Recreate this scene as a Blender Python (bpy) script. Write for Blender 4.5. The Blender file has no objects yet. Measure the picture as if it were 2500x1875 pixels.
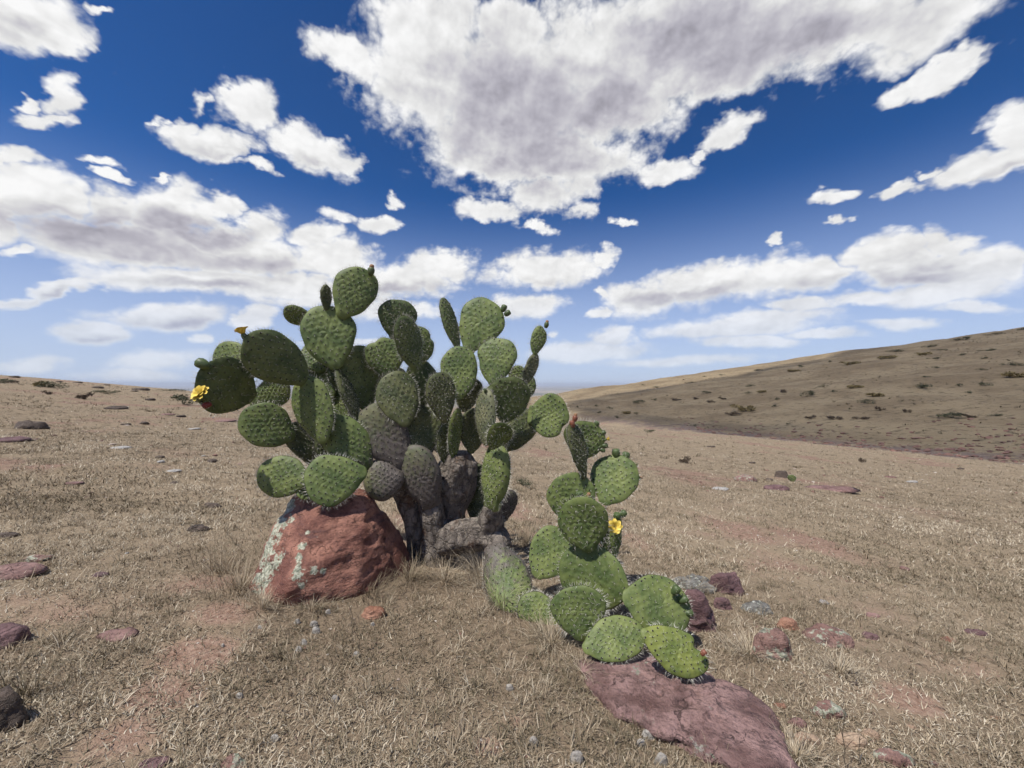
import bpy, bmesh, math, random
import numpy as np
from mathutils import Vector, Matrix
from mathutils.bvhtree import BVHTree

R = math.radians
random.seed(7)
rng = np.random.default_rng(11)
S = bpy.context.scene
COL = S.collection

# ------------------------------------------------------------------ camera
CAM_H = 1.2
FPX = 939.0                       # focal length in pixels of a 2500 px wide frame
cam_d = bpy.data.cameras.new('camera')
cam = bpy.data.objects.new('camera', cam_d); COL.objects.link(cam)
cam.location = (0, 0, CAM_H); cam.rotation_euler = (R(90), 0, 0)
cam_d.sensor_width = 36.0; cam_d.lens = FPX / 2500.0 * 36.0
cam_d.clip_start = 0.02; cam_d.clip_end = 200000.0
S.camera = cam

# ------------------------------------------------------------------ light
SUN_EL, SUN_AZ = R(62), math.atan2(-0.76, -0.65)     # azimuth measured from +Y towards +X
sun_dir = Vector((math.sin(SUN_AZ) * math.cos(SUN_EL), math.cos(SUN_AZ) * math.cos(SUN_EL), math.sin(SUN_EL)))
sd = bpy.data.lights.new('sun', 'SUN'); sd.energy = 4.9; sd.angle = R(0.53); sd.color = (1.0, 0.955, 0.89)
sun = bpy.data.objects.new('sun', sd); COL.objects.link(sun)
sun.rotation_euler = sun_dir.to_track_quat('Z', 'Y').to_euler()
S.view_settings.view_transform = 'Standard'; S.view_settings.look = 'None'
S.view_settings.exposure = 0.0; S.view_settings.gamma = 1.0
S.view_settings.use_curve_mapping = False
S.cycles.max_bounces = 4; S.cycles.diffuse_bounces = 2; S.cycles.glossy_bounces = 2
S.cycles.transmission_bounces = 2; S.cycles.transparent_max_bounces = 6; S.cycles.volume_bounces = 0
S.cycles.caustics_reflective = False; S.cycles.caustics_refractive = False
S.cycles.use_denoising = True
S.cycles.use_adaptive_sampling = True; S.cycles.adaptive_threshold = 0.03; S.cycles.adaptive_min_samples = 16

# ------------------------------------------------------------------ node helper
class NT:
    def __init__(self, tree):
        self.t = tree; self.n = tree.nodes; self.l = tree.links
    def _in(self, sock, v):
        if v is None: return
        if isinstance(v, bpy.types.NodeSocket): self.l.new(v, sock)
        else: sock.default_value = v
    def math(self, op, a, b=None, c=None, clamp=False):
        m = self.n.new('ShaderNodeMath'); m.operation = op; m.use_clamp = clamp
        self._in(m.inputs[0], a); self._in(m.inputs[1], b); self._in(m.inputs[2], c)
        return m.outputs[0]
    def vmath(self, op, a, b=None):
        m = self.n.new('ShaderNodeVectorMath'); m.operation = op
        self._in(m.inputs[0], a); self._in(m.inputs[1], b)
        return m.outputs['Value'] if op in ('LENGTH', 'DOT_PRODUCT', 'DISTANCE') else m.outputs['Vector']
    def scale(self, a, s):
        m = self.n.new('ShaderNodeVectorMath'); m.operation = 'SCALE'
        self._in(m.inputs[0], a); self._in(m.inputs['Scale'], s); return m.outputs['Vector']
    def noise(self, vec, scale, detail=4, rough=0.55, dist=0.0, out='Fac', lac=2.0):
        m = self.n.new('ShaderNodeTexNoise')
        self._in(m.inputs['Vector'], vec); self._in(m.inputs['Scale'], scale)
        m.inputs['Detail'].default_value = detail; m.inputs['Roughness'].default_value = rough
        m.inputs['Distortion'].default_value = dist; m.inputs['Lacunarity'].default_value = lac
        return m.outputs[out]
    def voronoi(self, vec, scale, feature='F1', out='Distance', rand=1.0):
        m = self.n.new('ShaderNodeTexVoronoi'); m.feature = feature
        self._in(m.inputs['Vector'], vec); self._in(m.inputs['Scale'], scale)
        m.inputs['Randomness'].default_value = rand
        return m.outputs[out]
    def mapr(self, v, a, b, c=0.0, d=1.0, smooth=True):
        m = self.n.new('ShaderNodeMapRange'); m.interpolation_type = 'SMOOTHSTEP' if smooth else 'LINEAR'
        self._in(m.inputs[0], v); self._in(m.inputs[1], a); self._in(m.inputs[2], b)
        self._in(m.inputs[3], c); self._in(m.inputs[4], d)
        return m.outputs[0]
    def mix(self, f, a, b, mode='MIX'):
        m = self.n.new('ShaderNodeMix'); m.data_type = 'RGBA'; m.blend_type = mode
        self._in(m.inputs[0], f); self._in(m.inputs[6], a); self._in(m.inputs[7], b)
        return m.outputs[2]
    def mapping(self, vec, loc=(0, 0, 0), rot=(0, 0, 0), sc=(1, 1, 1), kind='POINT'):
        m = self.n.new('ShaderNodeMapping'); m.vector_type = kind
        self._in(m.inputs['Vector'], vec)
        m.inputs['Location'].default_value = loc; m.inputs['Rotation'].default_value = rot
        m.inputs['Scale'].default_value = sc
        return m.outputs[0]
    def sep(self, v):
        m = self.n.new('ShaderNodeSeparateXYZ'); self._in(m.inputs[0], v); return m.outputs
    def comb(self, x, y, z):
        m = self.n.new('ShaderNodeCombineXYZ')
        self._in(m.inputs[0], x); self._in(m.inputs[1], y); self._in(m.inputs[2], z); return m.outputs[0]
    def bump(self, h, strength, dist):
        m = self.n.new('ShaderNodeBump'); self._in(m.inputs['Height'], h)
        m.inputs['Strength'].default_value = strength; m.inputs['Distance'].default_value = dist
        return m.outputs[0]
def rgb(c): return (c[0], c[1], c[2], 1.0)

# ------------------------------------------------------------------ sky with fair-weather clouds
def blob(o, X, Y, rx, ry, rot=0.0, w=1.0):
    """cloud body: centre, radii and slope as angles on the sky, read off a 2500 px frame"""
    k = 0.5654
    if o == 1: X, Y, rx, ry = X * k, Y * k, rx * k, ry * k
    if o == 2: X, Y, rx, ry = 1250 + X * k, Y * k, rx * k, ry * k
    def ae(x, y):
        u = (x - 1250) / FPX; v = (937.5 - y) / FPX
        return np.array([math.atan(u), math.atan(v / math.sqrt(1 + u * u))])
    c = ae(X, Y); th = R(rot)
    e1 = np.array([math.cos(th), math.sin(th)]) * rx; e2 = np.array([-math.sin(th), math.cos(th)]) * ry
    a1 = (ae(X + e1[0], Y + e1[1]) - ae(X - e1[0], Y - e1[1])) / 2
    a2 = (ae(X + e2[0], Y + e2[1]) - ae(X - e2[0], Y - e2[1])) / 2
    U, sv, _ = np.linalg.svd(np.stack([a1, a2], axis=1))
    return c, sv, math.atan2(U[1, 0], U[0, 0]), w
CLOUDS = [
 (1,110,70,270,150,12),(1,230,140,130,70,20),(1,430,8,90,26,22,.8),(1,265,405,105,85,10),(1,190,500,160,36,8,.85),(1,110,430,70,26,10,.8),
 (1,1080,450,150,105,15),(1,880,610,175,85,15),(1,775,545,65,75,40),(1,1330,640,230,85,27),(1,1480,700,90,60,15),(1,1000,640,150,65,5),(1,1130,730,85,26,22,.85),(1,690,540,45,25,0,.7),(1,880,440,75,40,-15,.68),(1,1010,400,60,55,0),
 (1,90,690,115,55,25,.9),(1,15,720,60,45,0),(1,460,705,75,24,5,.8),(1,500,760,65,22,0,.85),(1,690,765,52,12,5,.75),
 (1,140,850,260,125,6),(1,460,900,170,105,0),(1,740,930,210,140,0),(1,930,875,115,60,0),(1,500,1050,420,100,9),(1,1130,985,140,80,0),(1,1000,1090,370,110,8),(1,1370,1025,120,65,0),(1,1440,1120,190,90,0),(1,800,1205,420,62,5),(1,1250,1240,320,60,3),(1,70,1080,80,26,0),(1,1700,1210,300,75,0),(1,1900,1150,170,80,0),(1,0,960,140,100,0),
 (1,300,1245,230,45,-14),(1,50,1315,130,26,-5,.8),(1,760,1365,290,60,-3),(1,420,1440,165,44,-3),(1,1110,1365,105,50,-25,.9),(1,880,1460,65,26,0,.8),(1,660,1560,260,50,-4,.8),(1,120,1572,170,40,-3,.82),(1,560,1620,250,36,0,.75),(1,1680,1345,260,45,0,.9),(1,1500,1480,240,18,0,.8),(1,1450,1300,300,30,0,.9),
 (1,1700,870,52,30,10,.9),(1,1630,970,92,44,0),(1,1460,940,85,32,15,.68),(1,2100,905,135,52,8),
 (0,840,135,115,48,28),(0,1050,185,180,150,20),(0,1230,260,260,200,10),(0,1060,60,150,115,0),(0,1240,70,110,80,0),(0,1480,140,230,140,10),(0,1500,255,170,110,-10),(0,1720,80,320,150,-5),(0,1980,70,300,115,-12),(0,2250,55,210,78,-30),(0,1700,190,230,70,-8),(0,1360,385,200,72,5),(0,1190,400,130,50,15),(0,1625,420,85,34,-16),(0,1325,475,80,52,0),(0,1200,512,82,30,0,.95),(0,1310,555,46,15,5,.8),(0,1415,450,65,32,0,.85),(0,1420,515,42,28,0,.66),
 (2,1800,350,250,52,-30),(2,1925,255,105,52,-28),(2,930,570,130,62,-28),(2,840,655,52,34,-40,.9),(2,1400,835,155,36,-14,.95),(2,1425,945,48,20,-22,.85),(2,480,960,44,28,10,.85),(2,1125,1045,40,28,0,.9),(2,1725,815,112,35,-15),(2,2070,690,250,66,-20),(2,2190,560,150,100,-28),(2,1850,740,70,20,-12,.85),
 (2,550,1300,170,78,-5),(2,800,1225,250,95,-8),(2,1150,1195,250,90,-5),(2,1350,1165,110,65,0),(2,1610,1130,180,115,-15),(2,1720,1080,120,90,0),(2,1890,1055,115,92,0),(2,1850,1170,310,95,0),(2,2110,1150,150,72,5),(2,400,1270,42,30,0,.9),(2,370,1350,42,22,0,.9),
 (2,1250,1315,150,34,0,.95),(2,1500,1290,190,40,-3,.95),(2,1850,1265,390,60,-5,.95),(2,950,1410,370,48,-4,.95),(2,1150,1370,240,40,-3,.9),(2,460,1455,100,46,0,.95),(2,1000,1470,230,32,0,.9),(2,300,1520,290,50,-3,.9),(2,1700,1400,190,28,0,.9),(2,1330,1440,180,24,0,.85),(2,700,1560,420,26,-2,.7),(2,2050,1330,200,30,0,.85),
 (2,150,1165,260,82,-5),(2,400,1110,75,38,-10),(2,60,1325,160,55,-5,.95),(2,180,1440,44,18,0,.8)]
GREYS = [(1,480,1010,420,110,8,1),(1,850,1000,260,90,15,1),(1,950,1130,420,70,8,.9),(1,900,1225,380,30,4,.7),(1,330,930,260,70,5,.7),
 (0,1290,290,280,190,15,.95),(0,1750,110,330,130,0,1),(0,1480,230,200,120,0,.75),(0,2000,90,260,80,-12,.75),(0,1130,200,110,110,0,.5),(0,1150,360,120,60,20,.7),
 (2,750,1290,330,45,-6,.85),(2,1550,1220,460,50,-4,.9),(2,1800,1150,250,60,0,.5),(2,2090,740,220,36,-20,.6),(2,150,1220,220,40,0,.5),
 (1,300,1275,230,26,-10,.7),(1,760,1400,260,30,-2,.6),(1,420,1465,150,22,0,.6),(1,1700,1260,380,45,0,.7),(1,100,120,160,70,10,.45),(1,1000,660,200,40,10,.45),(1,1350,690,200,40,26,.4)]

wd = bpy.data.worlds.new('World'); S.world = wd; wd.use_nodes = True
wd.cycles.sampling_method = 'MANUAL'; wd.cycles.sample_map_resolution = 512
T = NT(wd.node_tree)
for n in list(T.n): T.n.remove(n)
out = T.n.new('ShaderNodeOutputWorld')
BG = 0.09
sky = T.n.new('ShaderNodeTexSky'); sky.sky_type = 'NISHITA'; sky.sun_disc = False
sky.sun_elevation = SUN_EL; sky.sun_rotation = SUN_AZ; sky.altitude = 2100.0
sky.air_density = 1.0; sky.dust_density = 0.35; sky.ozone_density = 3.0
tc = T.n.new('ShaderNodeTexCoord'); D = tc.outputs['Generated']
x, y, z = T.sep(D)
az = T.math('ARCTAN2', x, y); el = T.math('ARCSINE', z)
Q = T.comb(az, T.math('MULTIPLY', el, 1.45), 0.0)
def noise2(vec, scale, detail, rough):
    m = T.n.new('ShaderNodeTexNoise'); m.noise_dimensions = '2D'
    T.l.new(vec, m.inputs['Vector']); m.inputs['Scale'].default_value = scale
    m.inputs['Detail'].default_value = detail; m.inputs['Roughness'].default_value = rough
    return m.outputs['Fac']
w1 = noise2(Q, 9.0, 4, 0.6); w2 = noise2(T.vmath('ADD', Q, (7.3, 3.1, 0)), 9.0, 4, 0.6)
azw = T.math('MULTIPLY_ADD', T.math('SUBTRACT', w1, 0.5), 0.11, az)
elw = T.math('MULTIPLY_ADD', T.math('SUBTRACT', w2, 0.5), T.mapr(el, 0.0, 0.40, 0.018, 0.07), el)
AE = T.comb(azw, elw, 0.0)
THR = 0.30
# billow noises
n1 = noise2(Q, 14.0, 7, 0.56)
e1 = noise2(Q, 8.0, 4, 0.52); e2 = noise2(T.vmath('ADD', Q, (-0.012, 0.030, 0)), 8.0, 4, 0.52)
bil = T.math('ABSOLUTE', T.math('MULTIPLY_ADD', noise2(T.vmath('ADD', Q, (3.7, 1.9, 0)), 22.0, 4, 0.5), 2.0, -1.0))
bil_up = T.math('ABSOLUTE', T.math('MULTIPLY_ADD', noise2(T.vmath('ADD', Q, (3.694, 1.914, 0)), 22.0, 3, 0.5), 2.0, -1.0))
rough = T.math('MULTIPLY_ADD', T.math('SUBTRACT', bil, 0.2), 0.27, T.math('MULTIPLY', T.math('SUBTRACT', n1, 0.5), 0.58))
emb = T.math('MULTIPLY_ADD', T.math('SUBTRACT', bil, bil_up), 0.11, T.math('SUBTRACT', e1, e2))
# clear dry air of a high plateau: deep blue overhead, paling to the horizon
gam = T.n.new('ShaderNodeGamma'); gam.inputs['Gamma'].default_value = 1.30
T.l.new(T.scale(sky.outputs[0], BG), gam.inputs['Color'])
skyb = T.mix(1.0, gam.outputs[0], (0.66, 1.24, 1.66, 1), 'MULTIPLY')
skyb = T.mix(T.mapr(el, 0.46, -0.04, 0.0, 0.95), skyb, (0.54, 0.61, 0.79, 1))
skyb = T.scale(skyb, 1.0 / BG)
far_fade = T.mapr(el, 0.0, 0.26, 0.45, 1.0)
rfade = T.mapr(el, 0.02, 0.32, 0.48, 1.0)
def blobs_max(T, AE, defs, grow):
    acc = None
    for c, sv, ang, w in defs:
        s0, s1 = max(sv[0] * grow, 0.002), max(sv[1] * grow, 0.002)
        mp = T.mapping(AE, (c[0], c[1], 0), (0, 0, ang), (s0, s1, 1), 'TEXTURE')
        g = T.n.new('ShaderNodeTexGradient'); g.gradient_type = 'SPHERICAL'
        T.l.new(mp, g.inputs[0])
        v = g.outputs['Fac']
        if w < 0.999: v = T.math('MULTIPLY', v, w)
        acc = v if acc is None else T.math('MAXIMUM', acc, v)
    return acc if acc is not None else 0.0
def cloud_colour(T, I, macro, grey0):
    rough = I['rough']
    dens = T.math('ADD', T.math('MULTIPLY', rough, I['rfade']), macro)
    alpha = T.mapr(dens, THR - 0.14, THR + 0.26)
    alpha = T.math('MULTIPLY', alpha, T.mapr(macro, 0.03, 0.16))
    grey = T.mapr(T.math('MULTIPLY_ADD', T.math('SUBTRACT', I['e2'], 0.5), 0.34, grey0), 0.02, 0.72)
    grey = T.math('MULTIPLY', grey, T.mapr(T.math('MULTIPLY_ADD', rough, 0.35, macro), THR + 0.0, THR + 0.42))
    lum = T.math('MULTIPLY_ADD', grey, -0.40, 0.90)
    lum = T.math('MULTIPLY_ADD', I['emb'], 0.50, lum)
    lum = T.math('MULTIPLY_ADD', T.math('SUBTRACT', I['bil'], 0.25), 0.10, lum)
    lum = T.math('MULTIPLY_ADD', T.math('SUBTRACT', I['n1'], 0.5), 0.08, lum)
    lum = T.math('MINIMUM', T.math('MAXIMUM', lum, 0.36), 0.96)
    ctint = T.mix(T.mapr(lum, 0.40, 0.8), (0.965, 0.935, 1.07, 1), (1.0, 1.0, 1.0, 1))
    ccol = T.scale(ctint, T.math('MULTIPLY', lum, 1.0 / BG))
    col_ = T.mix(T.math('MULTIPLY', alpha, I['far_fade']), I['skyb'], ccol)
    g = T.n.new('ShaderNodeBackground'); g.inputs['Strength'].default_value = BG
    T.l.new(col_, g.inputs['Color']); return g.outputs[0]
GROW, GGROW = 1.07 / (1 - THR), 1.45
CB = [blob(*d) for d in CLOUDS]; GB = [blob(*d) for d in GREYS]
def within(bs, grow, a0, a1, e0, e1_):
    r = []
    for q in bs:
        c, sv, ang, w = q
        hx = grow * math.hypot(sv[0] * math.cos(ang), sv[1] * math.sin(ang)) + 0.065
        hy = grow * math.hypot(sv[0] * math.sin(ang), sv[1] * math.cos(ang)) + 0.045
        if c[0] + hx > a0 and c[0] - hx < a1 and c[1] + hy > e0 and c[1] - hy < e1_: r.append(q)
    return r
# the sky beside and behind the view carries the same kind of clouds
outn = noise2(Q, 2.2, 3, 0.5)
outm = T.mapr(outn, 0.50, 0.72, 0.0, 0.75)
edge_in = T.mapr(y, 0.50, 0.34)
SHARED = dict(AE=AE, rough=rough, rfade=rfade, e2=e2, emb=emb, bil=bil, n1=n1, far_fade=far_fade, skyb=skyb, outm=outm, edge_in=edge_in)
def patch(name, a0, a1, e0, e1_, rear=False):
    """one sector of the sky: its own small node group, so that a ray works out only the clouds near it"""
    gt = bpy.data.node_groups.new(name, 'ShaderNodeTree'); G = NT(gt)
    for k in SHARED: gt.interface.new_socket(k, in_out='INPUT', socket_type='NodeSocketVector' if k == 'AE' else 'NodeSocketColor' if k == 'skyb' else 'NodeSocketFloat')
    gt.interface.new_socket('sky', in_out='OUTPUT', socket_type='NodeSocketShader')
    gi = G.n.new('NodeGroupInput'); go = G.n.new('NodeGroupOutput'); I = {k: gi.outputs[k] for k in SHARED}
    if rear: m = I['outm']; g = G.math('MULTIPLY', m, 0.5)
    else:
        mo = G.math('MULTIPLY', I['outm'], I['edge_in'])
        m = G.math('MAXIMUM', blobs_max(G, I['AE'], within(CB, GROW, a0, a1, e0, e1_), GROW), mo)
        g = G.math('MAXIMUM', blobs_max(G, I['AE'], within(GB, GGROW, a0, a1, e0, e1_), GGROW), G.math('MULTIPLY', mo, 0.5))
    G.l.new(cloud_colour(G, I, m, g), go.inputs[0])
    nd = T.n.new('ShaderNodeGroup'); nd.node_tree = gt
    for k, v in SHARED.items(): T.l.new(v, nd.inputs[k])
    return nd.outputs[0]
def choose(f, lo, hi):
    m = T.n.new('ShaderNodeMixShader'); T.l.new(f, m.inputs[0]); T.l.new(lo, m.inputs[1]); T.l.new(hi, m.inputs[2]); return m.outputs[0]
def above(v, lim): return T.math('GREATER_THAN', v, lim)
AS = [-9, -0.62, -0.33, 0.0, 0.33, 0.62, 9]
cols = []
for i in range(6):
    lo = patch('clouds_low', AS[i], AS[i + 1], -1, 0.27); hi = patch('clouds_high', AS[i], AS[i + 1], 0.27, 2)
    cols.append(choose(above(el, 0.27), lo, hi))
lft = choose(above(az, AS[2]), choose(above(az, AS[1]), cols[0], cols[1]), cols[2])
rgt = choose(above(az, AS[4]), cols[3], choose(above(az, AS[5]), cols[4], cols[5]))
front = choose(above(az, 0.0), lft, rgt)
rear = patch('clouds_behind', 0, 0, 0, 0, True)
T.l.new(choose(above(y, 0.34), rear, front), out.inputs[0])

# ------------------------------------------------------------------ numpy noise + terrain
def _hash(ix, iy, iz):
    h = (ix.astype(np.int64) * 374761393 + iy.astype(np.int64) * 668265263 + iz.astype(np.int64) * 1274126177) & 0x7fffffff
    h = ((h ^ (h >> 13)) * 1103515245) & 0x7fffffff
    h = ((h ^ (h >> 16)) * 1540483477) & 0x7fffffff
    return ((h ^ (h >> 15)) & 0xffff) / 65535.0
def vnoise(x, y, z=0.0):
    if np.ndim(z) == 0:                                   # flat slice: four corners only
        x = np.asarray(x, float); y = np.asarray(y, float)
        fx0, fy0 = np.floor(x), np.floor(y)
        fx, fy = x - fx0, y - fy0
        fx = fx * fx * (3 - 2 * fx); fy = fy * fy * (3 - 2 * fy)
        hx = fx0.astype(np.int64) * 374761393 + int(z * 7919) * 1274126177; hy = fy0.astype(np.int64) * 668265263
        def hh(h):
            h = h & 0x7fffffff
            h = ((h ^ (h >> 13)) * 1103515245) & 0x7fffffff
            h = ((h ^ (h >> 16)) * 1540483477) & 0x7fffffff
            return ((h ^ (h >> 15)) & 0xffff) / 65535.0
        a = hh(hx + hy); b = hh(hx + 374761393 + hy); c = hh(hx + hy + 668265263); d = hh(hx + 374761393 + hy + 668265263)
        a = a + (b - a) * fx; c = c + (d - c) * fx
        return (a + (c - a) * fy) * 2 - 1
    x = np.asarray(x, float); y = np.asarray(y, float); z = np.zeros_like(x) + z
    ix, iy, iz = np.floor(x), np.floor(y), np.floor(z)
    fx, fy, fz = x - ix, y - iy, z - iz
    fx = fx * fx * (3 - 2 * fx); fy = fy * fy * (3 - 2 * fy); fz = fz * fz * (3 - 2 * fz)
    r = 0
    for dx in (0, 1):
        for dy in (0, 1):
            for dz in (0, 1):
                r = r + _hash(ix + dx, iy + dy, iz + dz) * (fx if dx else 1 - fx) * (fy if dy else 1 - fy) * (fz if dz else 1 - fz)
    return r * 2 - 1
def fbm(x, y, z=0.0, oct=4, gain=0.5):
    s = 0; a = 1.0; f = 1.0
    for i in range(oct):
        s = s + a * vnoise(np.asarray(x) * f + 17.3 * i, np.asarray(y) * f - 9.1 * i, z * f + 4.7 * i)
        a *= gain; f *= 2.03
    return s
SX, SY = -0.083, -0.066
HA, HB, HC = 0.1417, 0.028, -13.6
def smax(a, b, k):
    h = np.clip(0.5 + 0.5 * (a - b) / k, 0, 1)
    return b * (1 - h) + a * h + k * h * (1 - h)
def ground_z(x, y):
    x = np.asarray(x, float); y = np.asarray(y, float)
    r = np.hypot(x, y)
    near = SX * x + SY * y
    near = near + 0.012 * fbm(x * 2.1, y * 2.1, 0.3, 3) + 0.03 * fbm(x * 0.5, y * 0.5, 1.3, 2) * np.clip(r / 3, 0, 1)
    near = near + 0.022 * fbm(x * 1.7, y * 1.7, 6.3, 2) * np.clip((r - 2.5) / 3, 0, 1) * np.clip((60 - r) / 20, 0, 1)
    near = near + 0.12 * fbm(x * 0.11, y * 0.11, 2.2, 3) * np.clip((r - 6) / 20, 0, 1)
    crest = np.clip(y - 58 - 5 * vnoise(x * 0.06, x * 0 + 3.3), 0, None)
    near = near - 0.006 * crest ** 2 / (1 + 0.03 * crest)
    near = near - 0.004 * np.clip(-y - 10, 0, None) ** 1.3
    hill = HA * x + HB * y + HC + 0.5 * fbm(x * 0.045, y * 0.045, 5.1, 4) * np.clip(r / 60, 0, 1.5)
    ridge = np.clip(y - 215 - 10 * vnoise(x * 0.012, x * 0 + 8.1), 0, None)
    hill = hill - 0.004 * ridge ** 2 / (1 + 0.01 * ridge)
    hill = np.minimum(hill, 60 + 0 * hill)
    z = smax(near, hill, 0.7)
    plain = -240 + 14 * fbm(x * 0.0004, y * 0.0004, 7.7, 3)
    z = smax(z, plain, 12.0) if np.ndim(z) else float(smax(np.array(z), np.array(plain), 12.0))
    return z
def gz(x, y): return float(ground_z(np.array([x]), np.array([y]))[0])
def P(X, Y, d):
    """point at depth d along the line of sight through pixel (X, Y) of the photograph"""
    return Vector(((X - 1250) / FPX * d, d, CAM_H - (Y - 937.5) / FPX * d))
def hit(X, Y, dmax=420.0):
    u = (X - 1250) / FPX; v = -(Y - 937.5) / FPX
    ds = np.geomspace(0.6, dmax, 420)
    for _ in range(3):
        dz = CAM_H + v * ds - ground_z(u * ds, ds)
        k = np.argmax(dz < 0)
        if dz[k] >= 0: return None
        ds = np.linspace(ds[max(k - 1, 0)], ds[k], 24)
    b = ds[-1]
    return Vector((u * b, b, gz(u * b, b)))

# ------------------------------------------------------------------ mesh helpers
def mk(name, V, F, mats=(), parent=None, smooth=True, midx=None):
    V = np.asarray(V, np.float32); F = np.asarray(F, np.int32)
    me = bpy.data.meshes.new(name)
    me.vertices.add(len(V)); me.vertices.foreach_set('co', V.ravel())
    n, k = F.shape
    me.loops.add(n * k); me.loops.foreach_set('vertex_index', F.ravel())
    me.polygons.add(n); me.polygons.foreach_set('loop_start', np.arange(0, n * k, k, dtype=np.int32))
    try: me.polygons.foreach_set('loop_total', np.full(n, k, np.int32))
    except Exception: pass
    if midx is not None: me.polygons.foreach_set('material_index', np.asarray(midx, np.int32))
    me.polygons.foreach_set('use_smooth', np.full(n, smooth, bool))
    me.update(calc_edges=True)
    for m in mats: me.materials.append(m)
    o = bpy.data.objects.new(name, me); COL.objects.link(o)
    if parent is not None: o.parent = parent
    return o
def attr(o, name, vals):
    a = o.data.attributes.new(name, 'FLOAT', 'POINT'); a.data.foreach_set('value', np.asarray(vals, np.float32))
def tag(o, label, cat, group=None):
    o['label'] = label; o['category'] = cat
    if group: o['group'] = group
    return o
def empty(name, loc):
    o = bpy.data.objects.new(name, None); COL.objects.link(o); o.location = loc; o.empty_display_size = 0.1
    return o
def mat(name):
    m = bpy.data.materials.new(name); m.use_nodes = True
    t = NT(m.node_tree); b = m.node_tree.nodes['Principled BSDF']
    return m, t, b
def geopos(t):
    return t.n.new('ShaderNodeNewGeometry').outputs['Position']
def objco(t):
    return t.n.new('ShaderNodeTexCoord').outputs['Object']
def getattr_node(t, name, out='Fac'):
    a = t.n.new('ShaderNodeAttribute'); a.attribute_name = name; return a.outputs[out]
def objinfo(t): return t.n.new('ShaderNodeObjectInfo').outputs

# ------------------------------------------------------------------ ground material
def bare_soil(x, y):
    """0..1: where reddish soil shows through the straw"""
    f = np.zeros_like(x)
    for (X, Y, rx, ry, w) in SOIL: f = np.maximum(f, w * np.exp(-(((x - X) / rx) ** 2 + ((y - Y) / ry) ** 2)))
    n = fbm(x * 2.3, y * 2.3, 21.0, 3)
    far = 1.1 * np.clip(fbm(x * 0.33, y * 0.33, 15.0, 3) - 0.18, 0, 1) * np.clip((np.hypot(x, y) - 2.2) / 2, 0, 1)
    return np.clip(f * (1 + 0.7 * n) + far * (1 + n), 0, 1)
SOIL = []
for (X, Y, rx, ry, w) in [(300, 1800, .13, .12, .9), (380, 1700, .16, .12, .9), (470, 1600, .18, .13, .85), (560, 1500, .20, .14, .8), (650, 1720, .14, .08, .5), (480, 1420, .28, .18, .6), (150, 1480, .5, .3, .55),
                       (2200, 1720, .22, .12, .6), (2330, 1640, .3, .16, .5), (2050, 1560, .2, .15, .45), (1180, 1820, .10, .06, .5), (1260, 1760, .1, .06, .45), (2000, 1180, 1.2, .7, .75), (2250, 1250, 1.0, .5, .5), (1900, 1300, .6, .4, .5), (1560, 1340, .3, .2, .4),
                       (150, 960, 4, 2.5, .5), (480, 1110, 1.2, .8, .4)]:
    u_ = (X - 1250) / FPX; v_ = (Y - 937.5) / FPX; dd_ = CAM_H / (v_ + SX * u_ + SY)
    SOIL.append((u_ * dd_, dd_, rx, ry, w))
gm, t, b = mat('dry_grassland')
p = geopos(t); px_, py_, pz_ = t.sep(p)
dist = t.vmath('LENGTH', p)
nA = t.noise(p, 0.9, 5, 0.6); nB = t.noise(p, 5.0, 5, 0.62); nC = t.noise(p, 38.0, 6, 0.75); nD = t.noise(p, 0.10, 4, 0.55)
straw = t.mix(nB, (0.250, 0.192, 0.126, 1), (0.370, 0.296, 0.206, 1))
soil = t.mix(t.mapr(nC, 0.3, 0.7), (0.215, 0.130, 0.092, 1), (0.385, 0.270, 0.205, 1))
c = t.mix(t.mapr(t.math('ADD', getattr_node(t, 'soil'), t.math('ADD', t.math('MULTIPLY', t.math('SUBTRACT', nB, 0.5), 0.7), t.math('MULTIPLY', t.math('SUBTRACT', nC, 0.5), 0.5))), 0.15, 0.80), straw, soil)
c = t.mix(t.math('MULTIPLY', t.mapr(dist, 5.0, 2.2, 0.0, 0.62), t.mapr(getattr_node(t, 'soil'), 0.6, 0.1)), c, t.mix(nC, (0.105, 0.076, 0.052, 1), (0.250, 0.185, 0.132, 1)))  # dark soil under the near straw, with thatch shade put into its colour
c = t.mix(t.math('MULTIPLY', t.mapr(nC, 0.60, 0.74), 0.4), c, (0.40, 0.32, 0.24, 1))
# matted clumps of grass seen from farther off
cl1 = t.noise(p, 3.2, 6, 0.72); cl2 = t.noise(p, 14.0, 4, 0.7)
farf = t.mapr(dist, 3.0, 9.0)
c = t.mix(t.math('MULTIPLY', t.mapr(t.math('ADD', t.math('MULTIPLY', cl1, 0.55), t.math('MULTIPLY', cl2, 0.45)), 0.50, 0.40), t.math('MULTIPLY', farf, 0.62)), c, (0.110, 0.083, 0.056, 1))
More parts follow.
